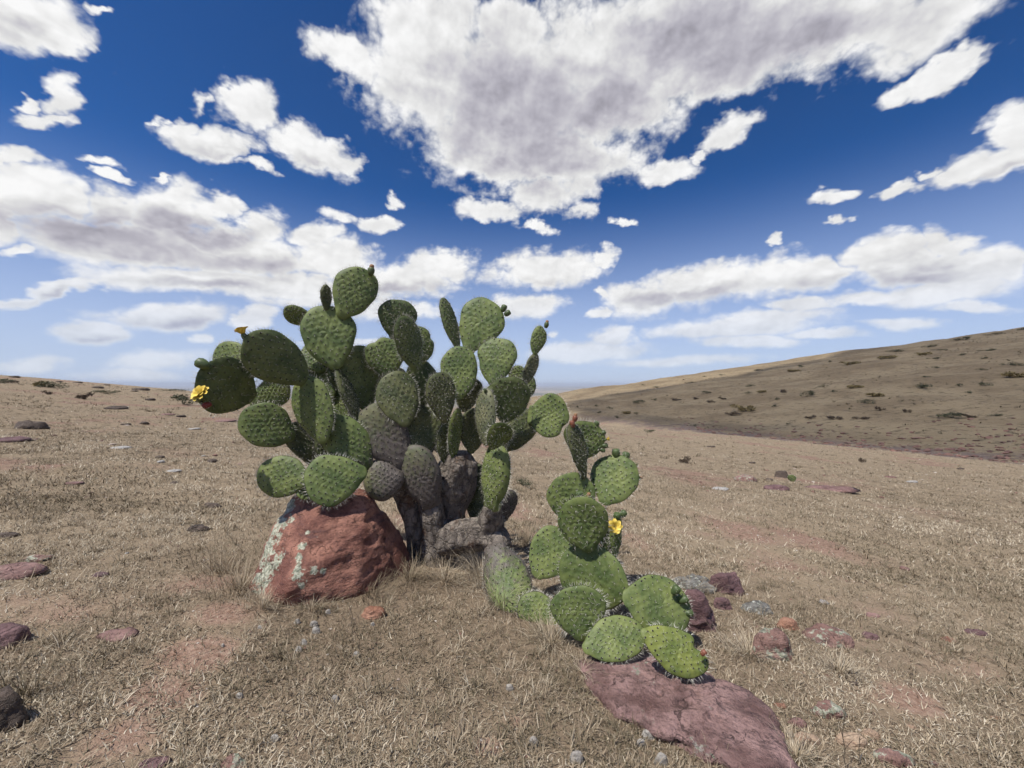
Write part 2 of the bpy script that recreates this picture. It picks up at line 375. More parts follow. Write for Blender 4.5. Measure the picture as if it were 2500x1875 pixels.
# the opposite hill: greyer soil, heather-brown scrub; gully with purple stone
hillp = t.math('SUBTRACT', t.math('ADD', t.math('ADD', t.math('MULTIPLY', px_, HA - SX), t.math('MULTIPLY', py_, HB - SY)), HC), 0.0)
hillf = t.mapr(hillp, -0.3, 0.8)
hn = t.noise(p, 0.07, 5, 0.62); hn2 = t.noise(p, 0.9, 5, 0.7)
hc = t.mix(t.mapr(hn, 0.35, 0.65), (0.205, 0.154, 0.096, 1), (0.300, 0.236, 0.148, 1))
hc = t.mix(t.math('MULTIPLY', t.mapr(hn2, 0.47, 0.36), 0.7), hc, (0.075, 0.062, 0.042, 1))
c = t.mix(hillf, c, hc)
gull = t.math('MULTIPLY', t.mapr(hillp, -0.9, -0.1), t.mapr(hillp, 1.6, 0.4))
gull = t.math('MULTIPLY', gull, t.mapr(t.noise(p, 0.35, 4, 0.65), 0.42, 0.55))
c = t.mix(t.math('MULTIPLY', gull, t.mapr(px_, 12.0, 30.0)), c, t.mix(t.noise(p, 2.5, 4, 0.7), (0.085, 0.065, 0.055, 1), (0.27, 0.205, 0.18, 1)))
# the far plain
pl = t.mapr(pz_, -60.0, -150.0)
pn = t.noise(t.mapping(p, sc=(0.0003, 0.0006, 0)), 1.0, 6, 0.6)
pc = t.mix(t.mapr(pn, 0.35, 0.68), (0.10, 0.105, 0.06, 1), (0.40, 0.31, 0.22, 1))
c = t.mix(pl, c, pc)
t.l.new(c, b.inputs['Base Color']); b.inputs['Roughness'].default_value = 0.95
b.inputs['Specular IOR Level'].default_value = 0.1
hgt = t.math('ADD', t.math('MULTIPLY', t.noise(p, 45.0, 5, 0.65), 0.35), t.math('ADD', t.math('MULTIPLY', cl2, t.math('ADD', 0.4, t.math('MULTIPLY', farf, 0.8))), t.math('MULTIPLY', cl1, t.math('MULTIPLY', farf, 2.2))))
t.l.new(t.bump(hgt, 0.9, 0.05), b.inputs['Normal'])

# ------------------------------------------------------------------ ground sheet
def build_ground():
    rad = np.concatenate([[0.0], np.geomspace(0.22, 60000.0, 490)])
    front = np.linspace(R(-66), R(66), 291)
    rear = np.linspace(R(66), R(294), 94)[1:-1]
    th = np.concatenate([front, rear]); m = len(th); n = len(rad)
    Rr, Th = np.meshgrid(rad, th, indexing='ij')
    X = Rr * np.sin(Th); Y = Rr * np.cos(Th)
    Z = ground_z(X, Y)
    V = np.stack([X, Y, Z], -1).reshape(-1, 3)
    i, j = np.meshgrid(np.arange(n - 1), np.arange(m), indexing='ij')
    j2 = (j + 1) % m
    F = np.stack([i * m + j, i * m + j2, (i + 1) * m + j2, (i + 1) * m + j], -1).reshape(-1, 4)
    F = F[:, ::-1]
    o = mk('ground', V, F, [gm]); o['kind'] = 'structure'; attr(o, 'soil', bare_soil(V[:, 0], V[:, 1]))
    o['label'] = 'dry straw covered slope running down to a gully and far plain'
    return o
build_ground()

# ------------------------------------------------------------------ air over the far plain
def build_haze():
    m = bpy.data.materials.new('haze_air'); m.use_nodes = True
    tt = NT(m.node_tree); m.node_tree.nodes.remove(m.node_tree.nodes['Principled BSDF'])
    v = tt.n.new('ShaderNodeVolumePrincipled')
    v.inputs['Color'].default_value = (0.80, 0.87, 1.0, 1); v.inputs['Density'].default_value = 5.5e-5
    v.inputs['Anisotropy'].default_value = 0.0
    tt.l.new(v.outputs[0], [n for n in tt.n if n.type == 'OUTPUT_MATERIAL'][0].inputs['Volume'])
    a, z0, z1 = 64000.0, -300.0, 75.0
    V = [(sx * a, sy * a, zz) for zz in (z0, z1) for sy in (-1, 1) for sx in (-1, 1)]
    F = [(0, 2, 3, 1), (4, 5, 7, 6), (0, 1, 5, 4), (2, 6, 7, 3), (0, 4, 6, 2), (1, 3, 7, 5)]
    o = mk('haze', V, F, [m], smooth=False); o['kind'] = 'stuff'
    o['label'] = 'pale blue haze lying over the far plain'
HAZE = True
if HAZE: build_haze()

# ------------------------------------------------------------------ unseen cloud added overhead, its outline shaped to shade the opposite hill
def build_shade_cloud():
    H = 620.0
    off = Vector((sun_dir.x, sun_dir.y)) / sun_dir.z * H
    edge = []
    for u in (0.16, 0.24, 0.42, 0.6, 0.85, 1.15, 1.5, 2.0):
        yy = -HC / ((HA - SX) * u + (HB - SY)) * 0.97
        edge.append((u * yy, yy))
    far = [(340, 240), (230, 235), (150, 190), (95, 160), (48, 150), (22, 145)]
    poly = [Vector(q) for q in edge + far]
    c0 = sum(poly, Vector((0, 0))) / len(poly)
    bm = bmesh.new(); bmesh.ops.create_icosphere(bm, subdivisions=6, radius=1.0)
    m, tt, bb = mat('shade_cloud_white'); bb.inputs['Base Color'].default_value = (0.9, 0.9, 0.92, 1); bb.inputs['Roughness'].default_value = 1.0
    tr = tt.n.new('ShaderNodeBsdfTransparent'); mx = tt.n.new('ShaderNodeMixShader'); mx.inputs[0].default_value = 0.28
    tt.l.new(tr.outputs[0], mx.inputs[1]); tt.l.new(bb.outputs[0], mx.inputs[2])   # thin enough to let some sun through
    tt.l.new(mx.outputs[0], [n for n in tt.n if n.type == 'OUTPUT_MATERIAL'][0].inputs['Surface'])
    V = np.array([v.co[:] for v in bm.verts]); F = np.array([[v.index for v in f.verts] for f in bm.faces]); bm.free()
    ang = np.arctan2(V[:, 1], V[:, 0])
    pa = np.array([math.atan2(*(q - c0).yx) for q in poly]); pr = np.array([(q - c0).length for q in poly])
    s = np.argsort(pa); rr = np.interp(ang, np.concatenate([pa[s][-1:] - 2 * np.pi, pa[s], pa[s][:1] + 2 * np.pi]), np.concatenate([pr[s][-1:], pr[s], pr[s][:1]]))
    hor = np.hypot(V[:, 0], V[:, 1])
    k = 1 + 0.10 * fbm(V[:, 0] * 4, V[:, 1] * 4, V[:, 2] * 4, 4)
    W = np.stack([np.cos(ang) * rr * hor ** 0.6 * k, np.sin(ang) * rr * hor ** 0.6 * k, np.where(V[:, 2] > 0, V[:, 2] * 55, V[:, 2] * 12) * k], -1)
    o = mk('cloud', W, F, [m]); o.location = (c0.x + off.x, c0.y + off.y, H)
    tag(o, 'unseen white cloud added high overhead, shaped to shade the opposite hillside', 'cloud')
build_shade_cloud()

# ------------------------------------------------------------------ rocks
def rock_material(name, c1, c2, c3, lichen=None, lscale=9.0, lthr=0.60, spots=(), relief=0.035):
    m, t, b = mat(name)
    p = objco(t); rnd = objinfo(t)['Random']
    pp = t.vmath('ADD', p, t.comb(t.math('MULTIPLY', rnd, 37.0), 0.0, 0.0))
    a = t.noise(pp, 5.0, 6, 0.65); d = t.noise(t.mapping(pp, rot=(0.5, 0.4, 0.2), sc=(1, 1, 3.0)), 9.0, 6, 0.7); f = t.noise(pp, 55.0, 5, 0.7)
    c = t.mix(t.mapr(a, 0.36, 0.64), rgb(c1), rgb(c2))
    c = t.mix(t.math('MULTIPLY', t.mapr(d, 0.52, 0.68), 0.85), c, rgb(c3))
    c = t.mix(t.math('MULTIPLY', t.mapr(f, 0.50, 0.34), 0.55), c, rgb([q * 0.45 for q in c1]))
    c = t.mix(t.math('MULTIPLY', t.mapr(f, 0.60, 0.74), 0.35), c, rgb([min(1, q * 1.9) for q in c2]))
    if lichen:
        ln = t.noise(pp, lscale, 8, 0.72)
        msk = ln
        if spots:
            best = None
            for (sx, sy, sz, r) in spots:
                dd = t.mapr(t.vmath('DISTANCE', t.vmath('ADD', p, (-sx, -sy, -sz)), (0, 0, 0)), r * 2.4, 0.0, -0.26, 0.17)
                best = dd if best is None else t.math('MAXIMUM', best, dd)
            msk = t.math('ADD', ln, best)
        lf = t.mapr(msk, lthr, lthr + 0.05)
        lc = t.mix(t.mapr(f, 0.40, 0.60), (0.22, 0.24, 0.17, 1), rgb(lichen))
        c = t.mix(lf, c, lc)
    b.inputs['Roughness'].default_value = 0.72; b.inputs['Specular IOR Level'].default_value = 0.4
    wv = t.vmath('ADD', pp, t.scale(t.noise(pp, 5.0, 6, 0.65, out='Color'), 0.34))
    ed = t.voronoi(t.mapping(wv, rot=(0.4, 0.7, 0.1), sc=(1, 1.6, 2.4)), 2.6, 'DISTANCE_TO_EDGE')
    fc = t.voronoi(t.mapping(wv, rot=(0.4, 0.7, 0.1), sc=(1, 1.6, 2.4)), 2.6, 'F1')
    crk = t.math('MULTIPLY', t.mapr(ed, 0.018, 0.0), t.mapr(a, 0.42, 0.56))
    c = t.mix(t.math('MULTIPLY', crk, 0.6), c, rgb([q * 0.30 for q in c1]))
    t.l.new(c, b.inputs['Base Color'])
    h = t.math('ADD', t.math('ADD', t.math('MULTIPLY', d, 0.75), t.math('MULTIPLY', f, 0.26)), t.math('ADD', t.math('MULTIPLY', crk, -0.25), t.math('MULTIPLY', fc, -0.55)))
    t.l.new(t.bump(h, 0.85, relief), b.inputs['Normal'])
    return m
PALE = (0.54, 0.535, 0.42)
M_PINK = rock_material('pink_slab_stone', (0.150, 0.078, 0.066), (0.310, 0.188, 0.165), (0.105, 0.066, 0.058), (0.33, 0.30, 0.26), 7.0, 0.63)
M_PURPLE = rock_material('purple_stone', (0.125, 0.068, 0.068), (0.215, 0.125, 0.125), (0.085, 0.055, 0.055), (0.45, 0.46, 0.40), 8.0, 0.70)
M_LICHEN = rock_material('lichen_stone', (0.19, 0.105, 0.085), (0.30, 0.18, 0.15), (0.12, 0.075, 0.065), (0.43, 0.43, 0.34), 14.0, 0.52)
M_WHITE = rock_material('pale_stone', (0.36, 0.34, 0.31), (0.52, 0.50, 0.47), (0.26, 0.22, 0.20), None)
M_CREAM = rock_material('cream_stone', (0.33, 0.22, 0.15), (0.48, 0.36, 0.25), (0.25, 0.13, 0.09), (0.55, 0.52, 0.43), 8.0, 0.62)
M_DARK = rock_material('dark_brown_stone', (0.070, 0.050, 0.038), (0.125, 0.092, 0.072), (0.045, 0.035, 0.028), None)
M_ORANGE = rock_material('orange_stone', (0.26, 0.12, 0.075), (0.38, 0.21, 0.14), (0.17, 0.08, 0.055), (0.5, 0.46, 0.4), 8.0, 0.70)
M_GREY = rock_material('grey_pebble_stone', (0.33, 0.30, 0.265), (0.46, 0.43, 0.38), (0.24, 0.21, 0.18), None)
MATS = dict(pink=M_PINK, purple=M_PURPLE, lichen=M_LICHEN, white=M_WHITE, cream=M_CREAM, dark=M_DARK, orange=M_ORANGE, grey=M_GREY)
ICO = {}
def ico(sub):
    if sub not in ICO:
        bm = bmesh.new(); bmesh.ops.create_icosphere(bm, subdivisions=sub, radius=1.0)
        ICO[sub] = (np.array([v.co[:] for v in bm.verts]), np.array([[v.index for v in f.verts] for f in bm.faces])); bm.free()
    return ICO[sub]
def hull_rock(name, pts, material, sub=4, amp=0.04, freq=3.0, seed=0.0, loc=None, smooth_it=2):
    """convex block through pts, worn and chipped: facets from the hull, relief from noise"""
    pts = [Vector(q) for q in pts]
    cen = sum(pts, Vector((0, 0, 0))) / len(pts)
    bm = bmesh.new()
    for q in pts: bm.verts.new(q - cen)
    bmesh.ops.convex_hull(bm, input=bm.verts)
    bm.verts.ensure_lookup_table(); tree = BVHTree.FromBMesh(bm); bm.free()
    V, F = ico(sub); V = V.copy()
    size = max((q - cen).length for q in pts)
    rad = np.ones(len(V)) * size * 0.5
    for i, v in enumerate(V):
        h = tree.ray_cast(Vector(v) * size * 4, -Vector(v))
        if h[0] is not None: rad[i] = h[0].length
    # soften hull edges
    E = np.concatenate([F[:, [0, 1]], F[:, [1, 2]], F[:, [2, 0]]])
    for _ in range(smooth_it):
        acc = np.zeros(len(V)); cnt = np.zeros(len(V))
        np.add.at(acc, E[:, 0], rad[E[:, 1]]); np.add.at(cnt, E[:, 0], 1)
        rad = 0.5 * rad + 0.5 * acc / np.maximum(cnt, 1)
    W = V * rad[:, None]
    q = W / size * freq + seed
    n = fbm(q[:, 0], q[:, 1], q[:, 2], 5, 0.55)
    strat = fbm(q[:, 0] * 0.9 + q[:, 2] * 1.5, q[:, 1] * 0.9, q[:, 2] * 3.2 - q[:, 0] * 1.2 + 3, 4, 0.55)
    crack = -np.clip(0.10 - np.abs(fbm(q[:, 0] * 0.7 + 9, q[:, 1] * 0.7, q[:, 2] * 0.7, 3)), 0, 1) * 6.0
    W = W + V * (amp * size * (0.7 * n + 0.55 * strat + 0.22 * crack))[:, None]
    o = mk(name, W, F, [material])
    o.location = cen if loc is None else loc
    return o
FOOT = []          # rock footprints (x, y, rx, ry): no grass grows through them
def RG(o, X, Y):
    k = 700 / 2212.0
    org = {'A': (440, 620), 'B': (880, 700), 'C': (580, 960), 'D': (1130, 1000), 'L': (0, 900), 'M': (0, 1350), 'E': (1300, 1350), 'F': (1800, 1350), 'G': (700, 1450)}[o] if o in 'ABCDLMEFG' else None
    if o == 'H': return 1380 + X * 1120 / 2212.0, 780 + Y * 1120 / 2212.0
    return org[0] + X * k, org[1] + Y * k
def RS(o): return 1120 / 2212.0 if o == 'H' else 700 / 2212.0
def rock(o, X, Y, w, h, kind, label, flat=0.55, sub=3, name='rock', seed=None, amp=0.085):
    """a stone whose outline is centred on (X, Y), w by h, in the zoomed view o"""
    px, py = RG(o, X, Y); k = RS(o)
    g = hit(px, min(py + h * k * 0.42, 1990))
    if g is None: return None
    d = g.y; w_m = 1.22 * w * k * d / FPX; h_m = 1.15 * h * k * d / FPX
    sl = (CAM_H - g.z) / d                              # how steeply the ground is seen
    if 'LMF'.find(o) >= 0 and name == 'rock': flat = flat * 0.72
    hz_ = h_m * flat
    dep = max(min((h_m - hz_) / max(sl, 0.05), w_m * 1.1), w_m * 0.45)
    sd_ = seed if seed is not None else (px * 0.013 + py * 0.007)
    rr = random.Random(int(px * 31 + py * 17))
    pts = []
    for i in range(13):
        a = 2 * math.pi * (i + rr.uniform(-0.3, 0.3)) / 13
        k1 = rr.uniform(0.82, 1.05)
        pts.append((math.cos(a) * w_m / 2 * k1, math.sin(a) * dep / 2 * k1, -0.25 * hz_ + 0.22 * hz_ * rr.random()))
    for i in range(7):
        a = 2 * math.pi * (i + rr.uniform(-0.4, 0.4)) / 7
        k1 = rr.uniform(0.40, 0.85)
        pts.append((math.cos(a) * w_m / 2 * k1, math.sin(a) * dep / 2 * k1, hz_ * rr.uniform(0.6, 1.0)))
    ro = hull_rock(name, pts, MATS[kind], max(sub, 4) if w * k > 28 else sub, amp, 3.4, sd_, smooth_it=1)
    cx, cy = g.x * (1 + dep / 2 / d), g.y + dep / 2 * 0.9
    c = sum((Vector(q) for q in pts), Vector((0, 0, 0))) / len(pts)
    ro.location = Vector((cx, cy, gz(cx, cy))) + c
    tag(ro, label, 'rock', None)
    FOOT.append((cx, cy, w_m / 2 * 0.78, dep / 2 * 0.78))
    return ro

# the red boulder under the left branches
bp = []
for (X, Y, d) in [(602, 1466, 2.24), (640, 1478, 2.16), (700, 1478, 2.12), (870, 1458, 2.30), (990, 1410, 2.62), (1012, 1372, 2.80),
                  (640, 1345, 2.46), (698, 1228, 2.56), (735, 1194, 2.60), (800, 1198, 2.58), (892, 1192, 2.66), (920, 1222, 2.72), (985, 1310, 2.80),
                  (752, 1285, 2.34), (705, 1440, 2.11), (890, 1290, 2.46),
                  (650, 1400, 2.75), (760, 1300, 3.05), (930, 1330, 3.05), (860, 1250, 3.0)]:
    q = P(X, Y, d); bp.append(q)
for (X, Y, d) in [(604, 1466, 2.20), (745, 1474, 2.20), (990, 1410, 2.62), (650, 1400, 2.75), (760, 1300, 3.05), (930, 1330, 3.05)]:
    q = P(X, Y, d); bp.append(Vector((q.x * 0.97, q.y + 0.03, gz(q.x, q.y) - 0.12)))
boulder = hull_rock('boulder', bp, M_PINK, 6, 0.026, 4.2, 2.0, smooth_it=1)
bt = BVHTree.FromPolygons([v.co for v in boulder.data.vertices], [p_.vertices for p_ in boulder.data.polygons])
lsp = []
for (X, Y, r_) in [(620, 1455, .09), (636, 1425, .10), (652, 1398, .09), (672, 1372, .07), (648, 1350, .10), (664, 1312, .10), (684, 1272, .09), (704, 1240, .07), (712, 1268, .03),
                   (738, 1330, .03), (730, 1365, .035), (726, 1400, .04), (736, 1425, .03), (765, 1392, .03), (790, 1395, .022), (750, 1300, .018), (775, 1310, .014)]:
    o3 = Vector((0, 0, CAM_H)) - boulder.location; d3 = (P(X, Y, 1.0) - Vector((0, 0, CAM_H))).normalized()
    h3 = bt.ray_cast(o3, d3)
    if h3[0] is not None: lsp.append((*h3[0], r_))
boulder.data.materials[0] = rock_material('red_boulder_stone', (0.165, 0.066, 0.048), (0.385, 0.185, 0.130), (0.095, 0.044, 0.040), PALE, 26.0, 0.560, spots=lsp)
tag(boulder, 'big red brown boulder streaked with pale lichen under the left cactus branches', 'boulder')
FOOT.append((-0.98, 2.58, 0.46, 0.34)); FOOT.append((-0.75, 2.6, 0.35, 0.3))
# the low pink slab in the lower right
sp = []
for (X, Y, hh) in [(1392, 1606, .01), (1440, 1603, .03), (1503, 1600, .04), (1585, 1606, .05), (1680, 1632, .06), (1765, 1672, .06), (1830, 1706, .06), (1885, 1750, .06), (1920, 1825, .09), (1935, 1905, .08),
                   (1850, 1935, .08), (1775, 1880, .06), (1711, 1840, .06), (1563, 1777, .05), (1477, 1733, .05), (1430, 1670, .03)]:
    g = hit(X, Y)
    sp.append(Vector((g.x, g.y, g.z + hh * .6))); sp.append(Vector((g.x, g.y, g.z - 0.10)))
for (X, Y, hh) in [(1500, 1670, .045), (1600, 1710, .055), (1720, 1755, .06), (1800, 1800, .06)]:
    g = hit(X, Y); sp.append(Vector((g.x, g.y, g.z + hh)))
M_SLAB = rock_material('mauve_slab_stone', (0.140, 0.076, 0.068), (0.350, 0.220, 0.200), (0.090, 0.052, 0.048), (0.36, 0.32, 0.29), 9.0, 0.62, relief=0.06)
slab = hull_rock('flat_rock', sp, M_SLAB, 6, 0.050, 6.5, 7.0, smooth_it=2)
tag(slab, 'large flat pink rock slab half buried below the lowest cactus pads', 'rock')
for q in ((1500, 1660, .2, .13), (1580, 1690, .2, .14), (1660, 1740, .2, .14), (1750, 1780, .18, .14), (1840, 1830, .14, .13)):
    g = hit(q[0], q[1]); FOOT.append((g.x, g.y, q[2], q[3]))

rock('E', 1260, 455, 300, 370, 'purple', 'dark purple rock behind the fruiting pad at the cluster foot', 0.75, 4)
rock('E', 1485, 240, 270, 190, 'purple', 'purple rock with pale spots behind the dead grey cactus remains', 0.7, 4)
rock('E', 1465, 395, 150, 110, 'purple', 'small pinkish rock in straw between two purple and grey lumps', 0.6)
rock('E', 1845, 720, 290, 270, 'lichen', 'red wedge shaped rock crusted with pale green lichen', 0.75, 4)
rock('E', 1965, 555, 180, 100, 'orange', 'flat orange rock with a sharp pale edge', 0.7)
rock('F', 680, 630, 350, 250, 'lichen', 'broad low rock almost covered in grey green lichen', 0.45, 4)
rock('F', 690, 1215, 280, 180, 'lichen', 'reddish rock with light lichen crust beside the long pink slab', 0.5, 4)
rock('F', 875, 1455, 230, 140, 'cream', 'cream coloured angular rock near the lower right corner', 0.65, 4)
rock('F', 1025, 1400, 130, 90, 'cream', 'small tan stone touching the cream angular rock', 0.6)
rock('F', 1180, 1585, 310, 170, 'lichen', 'long lichen spotted rock at the bottom frame edge', 0.5, 4)
rock('F', 530, 1430, 210, 130, 'cream', 'tan flat stone hugging the end of the pink slab', 0.4)
rock('F', 460, 1310, 150, 90, 'pink', 'narrow pinkish stone leaning by the slab end', 0.5)
rock('F', 330, 1180, 110, 45, 'orange', 'thin orange flake above the slab end', 0.4)
rock('F', 890, 1005, 80, 45, 'dark', 'small dark grey stone amid the right hand straw', 0.6)
rock('F', 1030, 640, 110, 80, 'purple', 'reddish purple stone right of the grey green lichen rock', 0.5)
rock('F', 1040, 480, 130, 45, 'pink', 'pale pink flat flake with a dark notch', 0.4)
rock('F', 1630, 665, 110, 60, 'orange', 'rust red stone flake on the right slope', 0.4)
rock('F', 1830, 605, 190, 75, 'purple', 'flat violet stone with a bleached stalk across it', 0.3)
rock('F', 1290, 120, 65, 45, 'pink', 'lone small red stone higher on the right slope', 0.6)
rock('F', 1990, 1270, 85, 45, 'cream', 'small cream stone near the right frame edge', 0.5)
rock('F', 1340, 1340, 80, 55, 'cream', 'small pale tan stone in reddish soil at lower right', 0.5)
rock('F', 1510, 1630, 90, 70, 'lichen', 'little lichen rock at the bottom edge towards the right corner', 0.5)
rock('F', 665, 375, 85, 50, 'white', 'small whitish stone above the grey green lichen rock', 0.5)
rock('G', 668, 150, 175, 130, 'orange', 'salmon coloured stone in the straw before the cactus foot', 0.45, 4)
# left slope
rock('L', 260, 435, 170, 100, 'dark', 'jagged brown rock standing up on the left slope', 0.85, 4, amp=0.09)
rock('L', 95, 555, 240, 80, 'purple', 'dark red rock slab at the left frame edge, upper slope', 0.5)
rock('L', 910, 303, 120, 42, 'dark', 'low brown outcrop high on the left slope', 0.7)
rock('L', 1300, 353, 110, 22, 'pink', 'thin red rock patch below the dark round bush', 0.6)
rock('L', 1400, 364, 75, 32, 'dark', 'small dark stone beside the thin red patch', 0.7)
rock('L', 1115, 420, 62, 34, 'dark', 'small black stone on the upper left slope', 0.8)
rock('L', 975, 432, 65, 22, 'dark', 'flat dark stone left of the small black stone', 0.6)
rock('L', 1500, 466, 95, 24, 'white', 'pinkish white flat stone below the round bush', 0.5)
rock('L', 1745, 402, 210, 40, 'pink', 'wide pink bedrock patch behind the leftmost pads', 0.35)
rock('L', 920, 603, 170, 42, 'white', 'whitish flat rock in the middle of the left slope', 0.45)
rock('L', 1235, 686, 65, 28, 'dark', 'brown stone just above the pale grey block', 0.7)
rock('L', 1243, 716, 50, 34, 'white', 'pale grey block under the brown stone', 0.6)
rock('L', 1350, 790, 125, 30, 'white', 'bright white flat stone on the left slope', 0.5)
rock('L', 1640, 712, 65, 38, 'dark', 'small rusty clod right of the bright white stone', 0.6, amp=0.1)
rock('L', 1345, 882, 60, 26, 'dark', 'brown pebble sized clod below the white flat stone', 0.6)
rock('L', 570, 887, 190, 34, 'pink', 'flat pink rock with white top on the lower left slope', 0.35)
rock('L', 1640, 1055, 130, 56, 'dark', 'dark brown lump left of the cactus', 0.75, amp=0.09)
rock('L', 1535, 1235, 160, 70, 'dark', 'largest dark lump in the straw left of the boulder', 0.6, amp=0.09)
rock('L', 80, 1285, 150, 64, 'dark', 'dark soil lump at the left frame edge, halfway down', 0.55)
rock('L', 1060, 1272, 40, 22, 'cream', 'tiny cream pebble on the left slope', 0.6)
rock('L', 1570, 672, 30, 18, 'white', 'tiny white pebble on the upper left slope', 0.6)
rock('L', 980, 1425, 34, 18, 'white', 'tiny white pebble in bare soil at left', 0.6)
rock('M', 130, 150, 520, 210, 'pink', 'broad red bedrock slab at the left frame edge', 0.30, 4)
rock('M', 300, 55, 225, 60, 'lichen', 'pale lichen covered stone on top of the red bedrock', 0.5, 4)
rock('M', 780, 165, 120, 55, 'purple', 'mauve stone with a grey cap left of centre', 0.5)
rock('M', 950, 640, 390, 130, 'pink', 'thin mauve slab flush with the soil, left foreground', 0.22, 4)
rock('M', 60, 650, 260, 260, 'purple', 'violet white rock cut by the left frame edge', 0.6, 4)
rock('M', 0, 1230, 400, 430, 'dark', 'dark rock in the lower left corner throwing a shadow', 0.85, 4)
rock('M', 1800, 1640, 220, 120, 'lichen', 'lichen patched dark stone at the bottom frame edge', 0.55, 4)
rock('M', 1200, 1650, 270, 90, 'purple', 'purple stone cut off by the bottom frame edge', 0.35)
# plateau on the right
rock('H', 865, 762, 110, 44, 'lichen', 'lichen whitened rock on the plateau right of the cactus', 0.5)
rock('H', 1040, 745, 66, 38, 'dark', 'knobbly dark stone beside the lone small cactus', 0.75)
rock('H', 985, 771, 38, 16, 'dark', 'small dark stone left of the lone small cactus', 0.7)
rock('H', 1015, 808, 130, 34, 'purple', 'dark red rock edge in front of the lone small cactus', 0.5)
rock('H', 1270, 806, 350, 56, 'pink', 'wide pink bedrock sheet right of the lone small cactus', 0.16, 4)
rock('H', 1565, 758, 68, 14, 'pink', 'narrow reddish rock strip on the right plateau', 0.4)
rock('H', 1672, 781, 62, 13, 'white', 'thin white stone strip on the right plateau', 0.5)
rock('H', 745, 816, 90, 18, 'white', 'pale grey stone strip right of the upper cluster', 0.5)
rock('H', 700, 612, 52, 9, 'dark', 'dark twisted stone strip near the plateau edge', 0.6)
rock('H', 1905, 718, 40, 9, 'dark', 'lone dark stone far out on the right plateau', 0.6)
rock('H', 900, 690, 36, 10, 'dark', 'dark flat stone mid plateau on the right', 0.6)
# skyline of the left slope
for (X, Y, w, h, lab) in [(120, 58, 62, 22, 'low dark rock on the skyline at far left'), (605, 100, 62, 16, 'rounded dark rock on the left skyline'),
                          (830, 119, 42, 14, 'small rock on the skyline near the bush twigs'), (765, 140, 80, 22, 'long dark rock just under the left skyline'),
                          (1090, 152, 95, 26, 'dark ledge under the skyline left of the bush'), (460, 95, 40, 12, 'tiny skyline rock at left'),
                          (1040, 168, 50, 14, 'tiny dark ledge on the left upper slope'), (1165, 232, 62, 24, 'brown knob below the left skyline')]:
    rock('L', X, Y + 6, w, h, 'dark', lab, 0.8)
# grey pebbles lying in the foreground straw
PEB = [('G', 375, 818, 62), ('G', 210, 238, 56), ('G', 225, 288, 58), ('G', 80, 215, 46), ('G', 665, 235, 34), ('G', 132, 375, 50), ('G', 540, 470, 50),
       ('M', 1850, 1105, 52), ('M', 2005, 575, 34), ('M', 1718, 715, 28), ('M', 2120, 1440, 60), ('G', 1900, 1150, 72), ('G', 1720, 725, 60),
       ('E', 335, 1590, 105), ('E', 990, 1610, 95), ('E', 890, 1410, 90), ('E', 835, 1475, 70), ('E', 10, 1460, 70), ('G', 95, 430, 46), ('G', 320, 140, 40)]
PLAB = ['round grey pebble beside a yellow straw tuft, centre left', 'grey pebble, upper of two close together before the boulder', 'pale pebble, lower of two close together before the boulder',
        'grey pebble nearest the boulder front', 'small blue grey pebble touching the salmon stone', 'pale pebble below the close pair', 'buff pebble in straw below the salmon stone',
        'egg shaped grey pebble in the left foreground', 'small grey pebble left of the boulder foot', 'tiny grey pebble on the bare red strip', 'chalky pebble in thick straw at lower left',
        'buff pebble left of the pink slab', 'grey pebble midway between stalks and pink slab', 'grey egg like pebble at the bottom by the slab', 'large grey pebble at the bottom edge by the slab',
        'grey pebble against the lower rim of the slab', 'small pale pebble below the slab rim', 'whitish pebble at bottom centre', 'flat pale pebble in straw at centre left', 'whitish pebble close under the boulder']
for (o_, X, Y, w), lab in zip(PEB, PLAB):
    r_ = rock(o_, X, Y, w * 1.15, w * 0.95, 'grey', lab, 0.8, 3, 'pebble', amp=0.03)
    if r_: r_['category'] = 'pebble'; r_['group'] = 'pebbles in the foreground straw'

# ------------------------------------------------------------------ prickly pear
pm, t, b = mat('cactus_skin')
oi = objinfo(t); p = objco(t); al = getattr_node(t, 'along'); rim = getattr_node(t, 'rim')
pp = t.vmath('ADD', p, t.comb(t.math('MULTIPLY', oi['Random'], 50.0), 0.0, 0.0))
n1_ = t.noise(pp, 9.0, 5, 0.6); n2_ = t.noise(pp, 70.0, 4, 0.65); n3_ = t.noise(pp, 26.0, 5, 0.7)
base = oi['Color']
lt = t.mix(1.0, base, (1.45, 1.32, 1.30, 1), 'MULTIPLY'); dk = t.mix(1.0, base, (0.68, 0.74, 0.72, 1), 'MULTIPLY')
c = t.mix(t.mapr(n1_, 0.34, 0.66), dk, lt)
c = t.mix(t.math('MULTIPLY', t.mapr(n2_, 0.48, 0.66), 0.22), c, (0.24, 0.26, 0.17, 1))
cork = t.mix(n3_, (0.050, 0.041, 0.036, 1), (0.180, 0.155, 0.135, 1))
cork = t.mix(t.math('MULTIPLY', t.mapr(n2_, 0.50, 0.36), 0.7), cork, (0.045, 0.036, 0.030, 1))
ck = t.math('ADD', oi['Alpha'], t.math('MULTIPLY', t.math('SUBTRACT', 0.20, al), 0.45))
ck = t.math('ADD', ck, t.math('MULTIPLY', t.mapr(rim, 0.86, 1.0), 0.16))
cf = t.mapr(t.math('ADD', ck, t.math('MULTIPLY', t.math('SUBTRACT', n3_, 0.5), 0.9)), 0.32, 0.62)
c = t.mix(cf, c, cork)
scar = t.mapr(t.noise(pp, 15.0, 6, 0.75), 0.66, 0.71)
c = t.mix(t.math('MULTIPLY', scar, 0.8), c, (0.30, 0.24, 0.16, 1))
t.l.new(c, b.inputs['Base Color'])
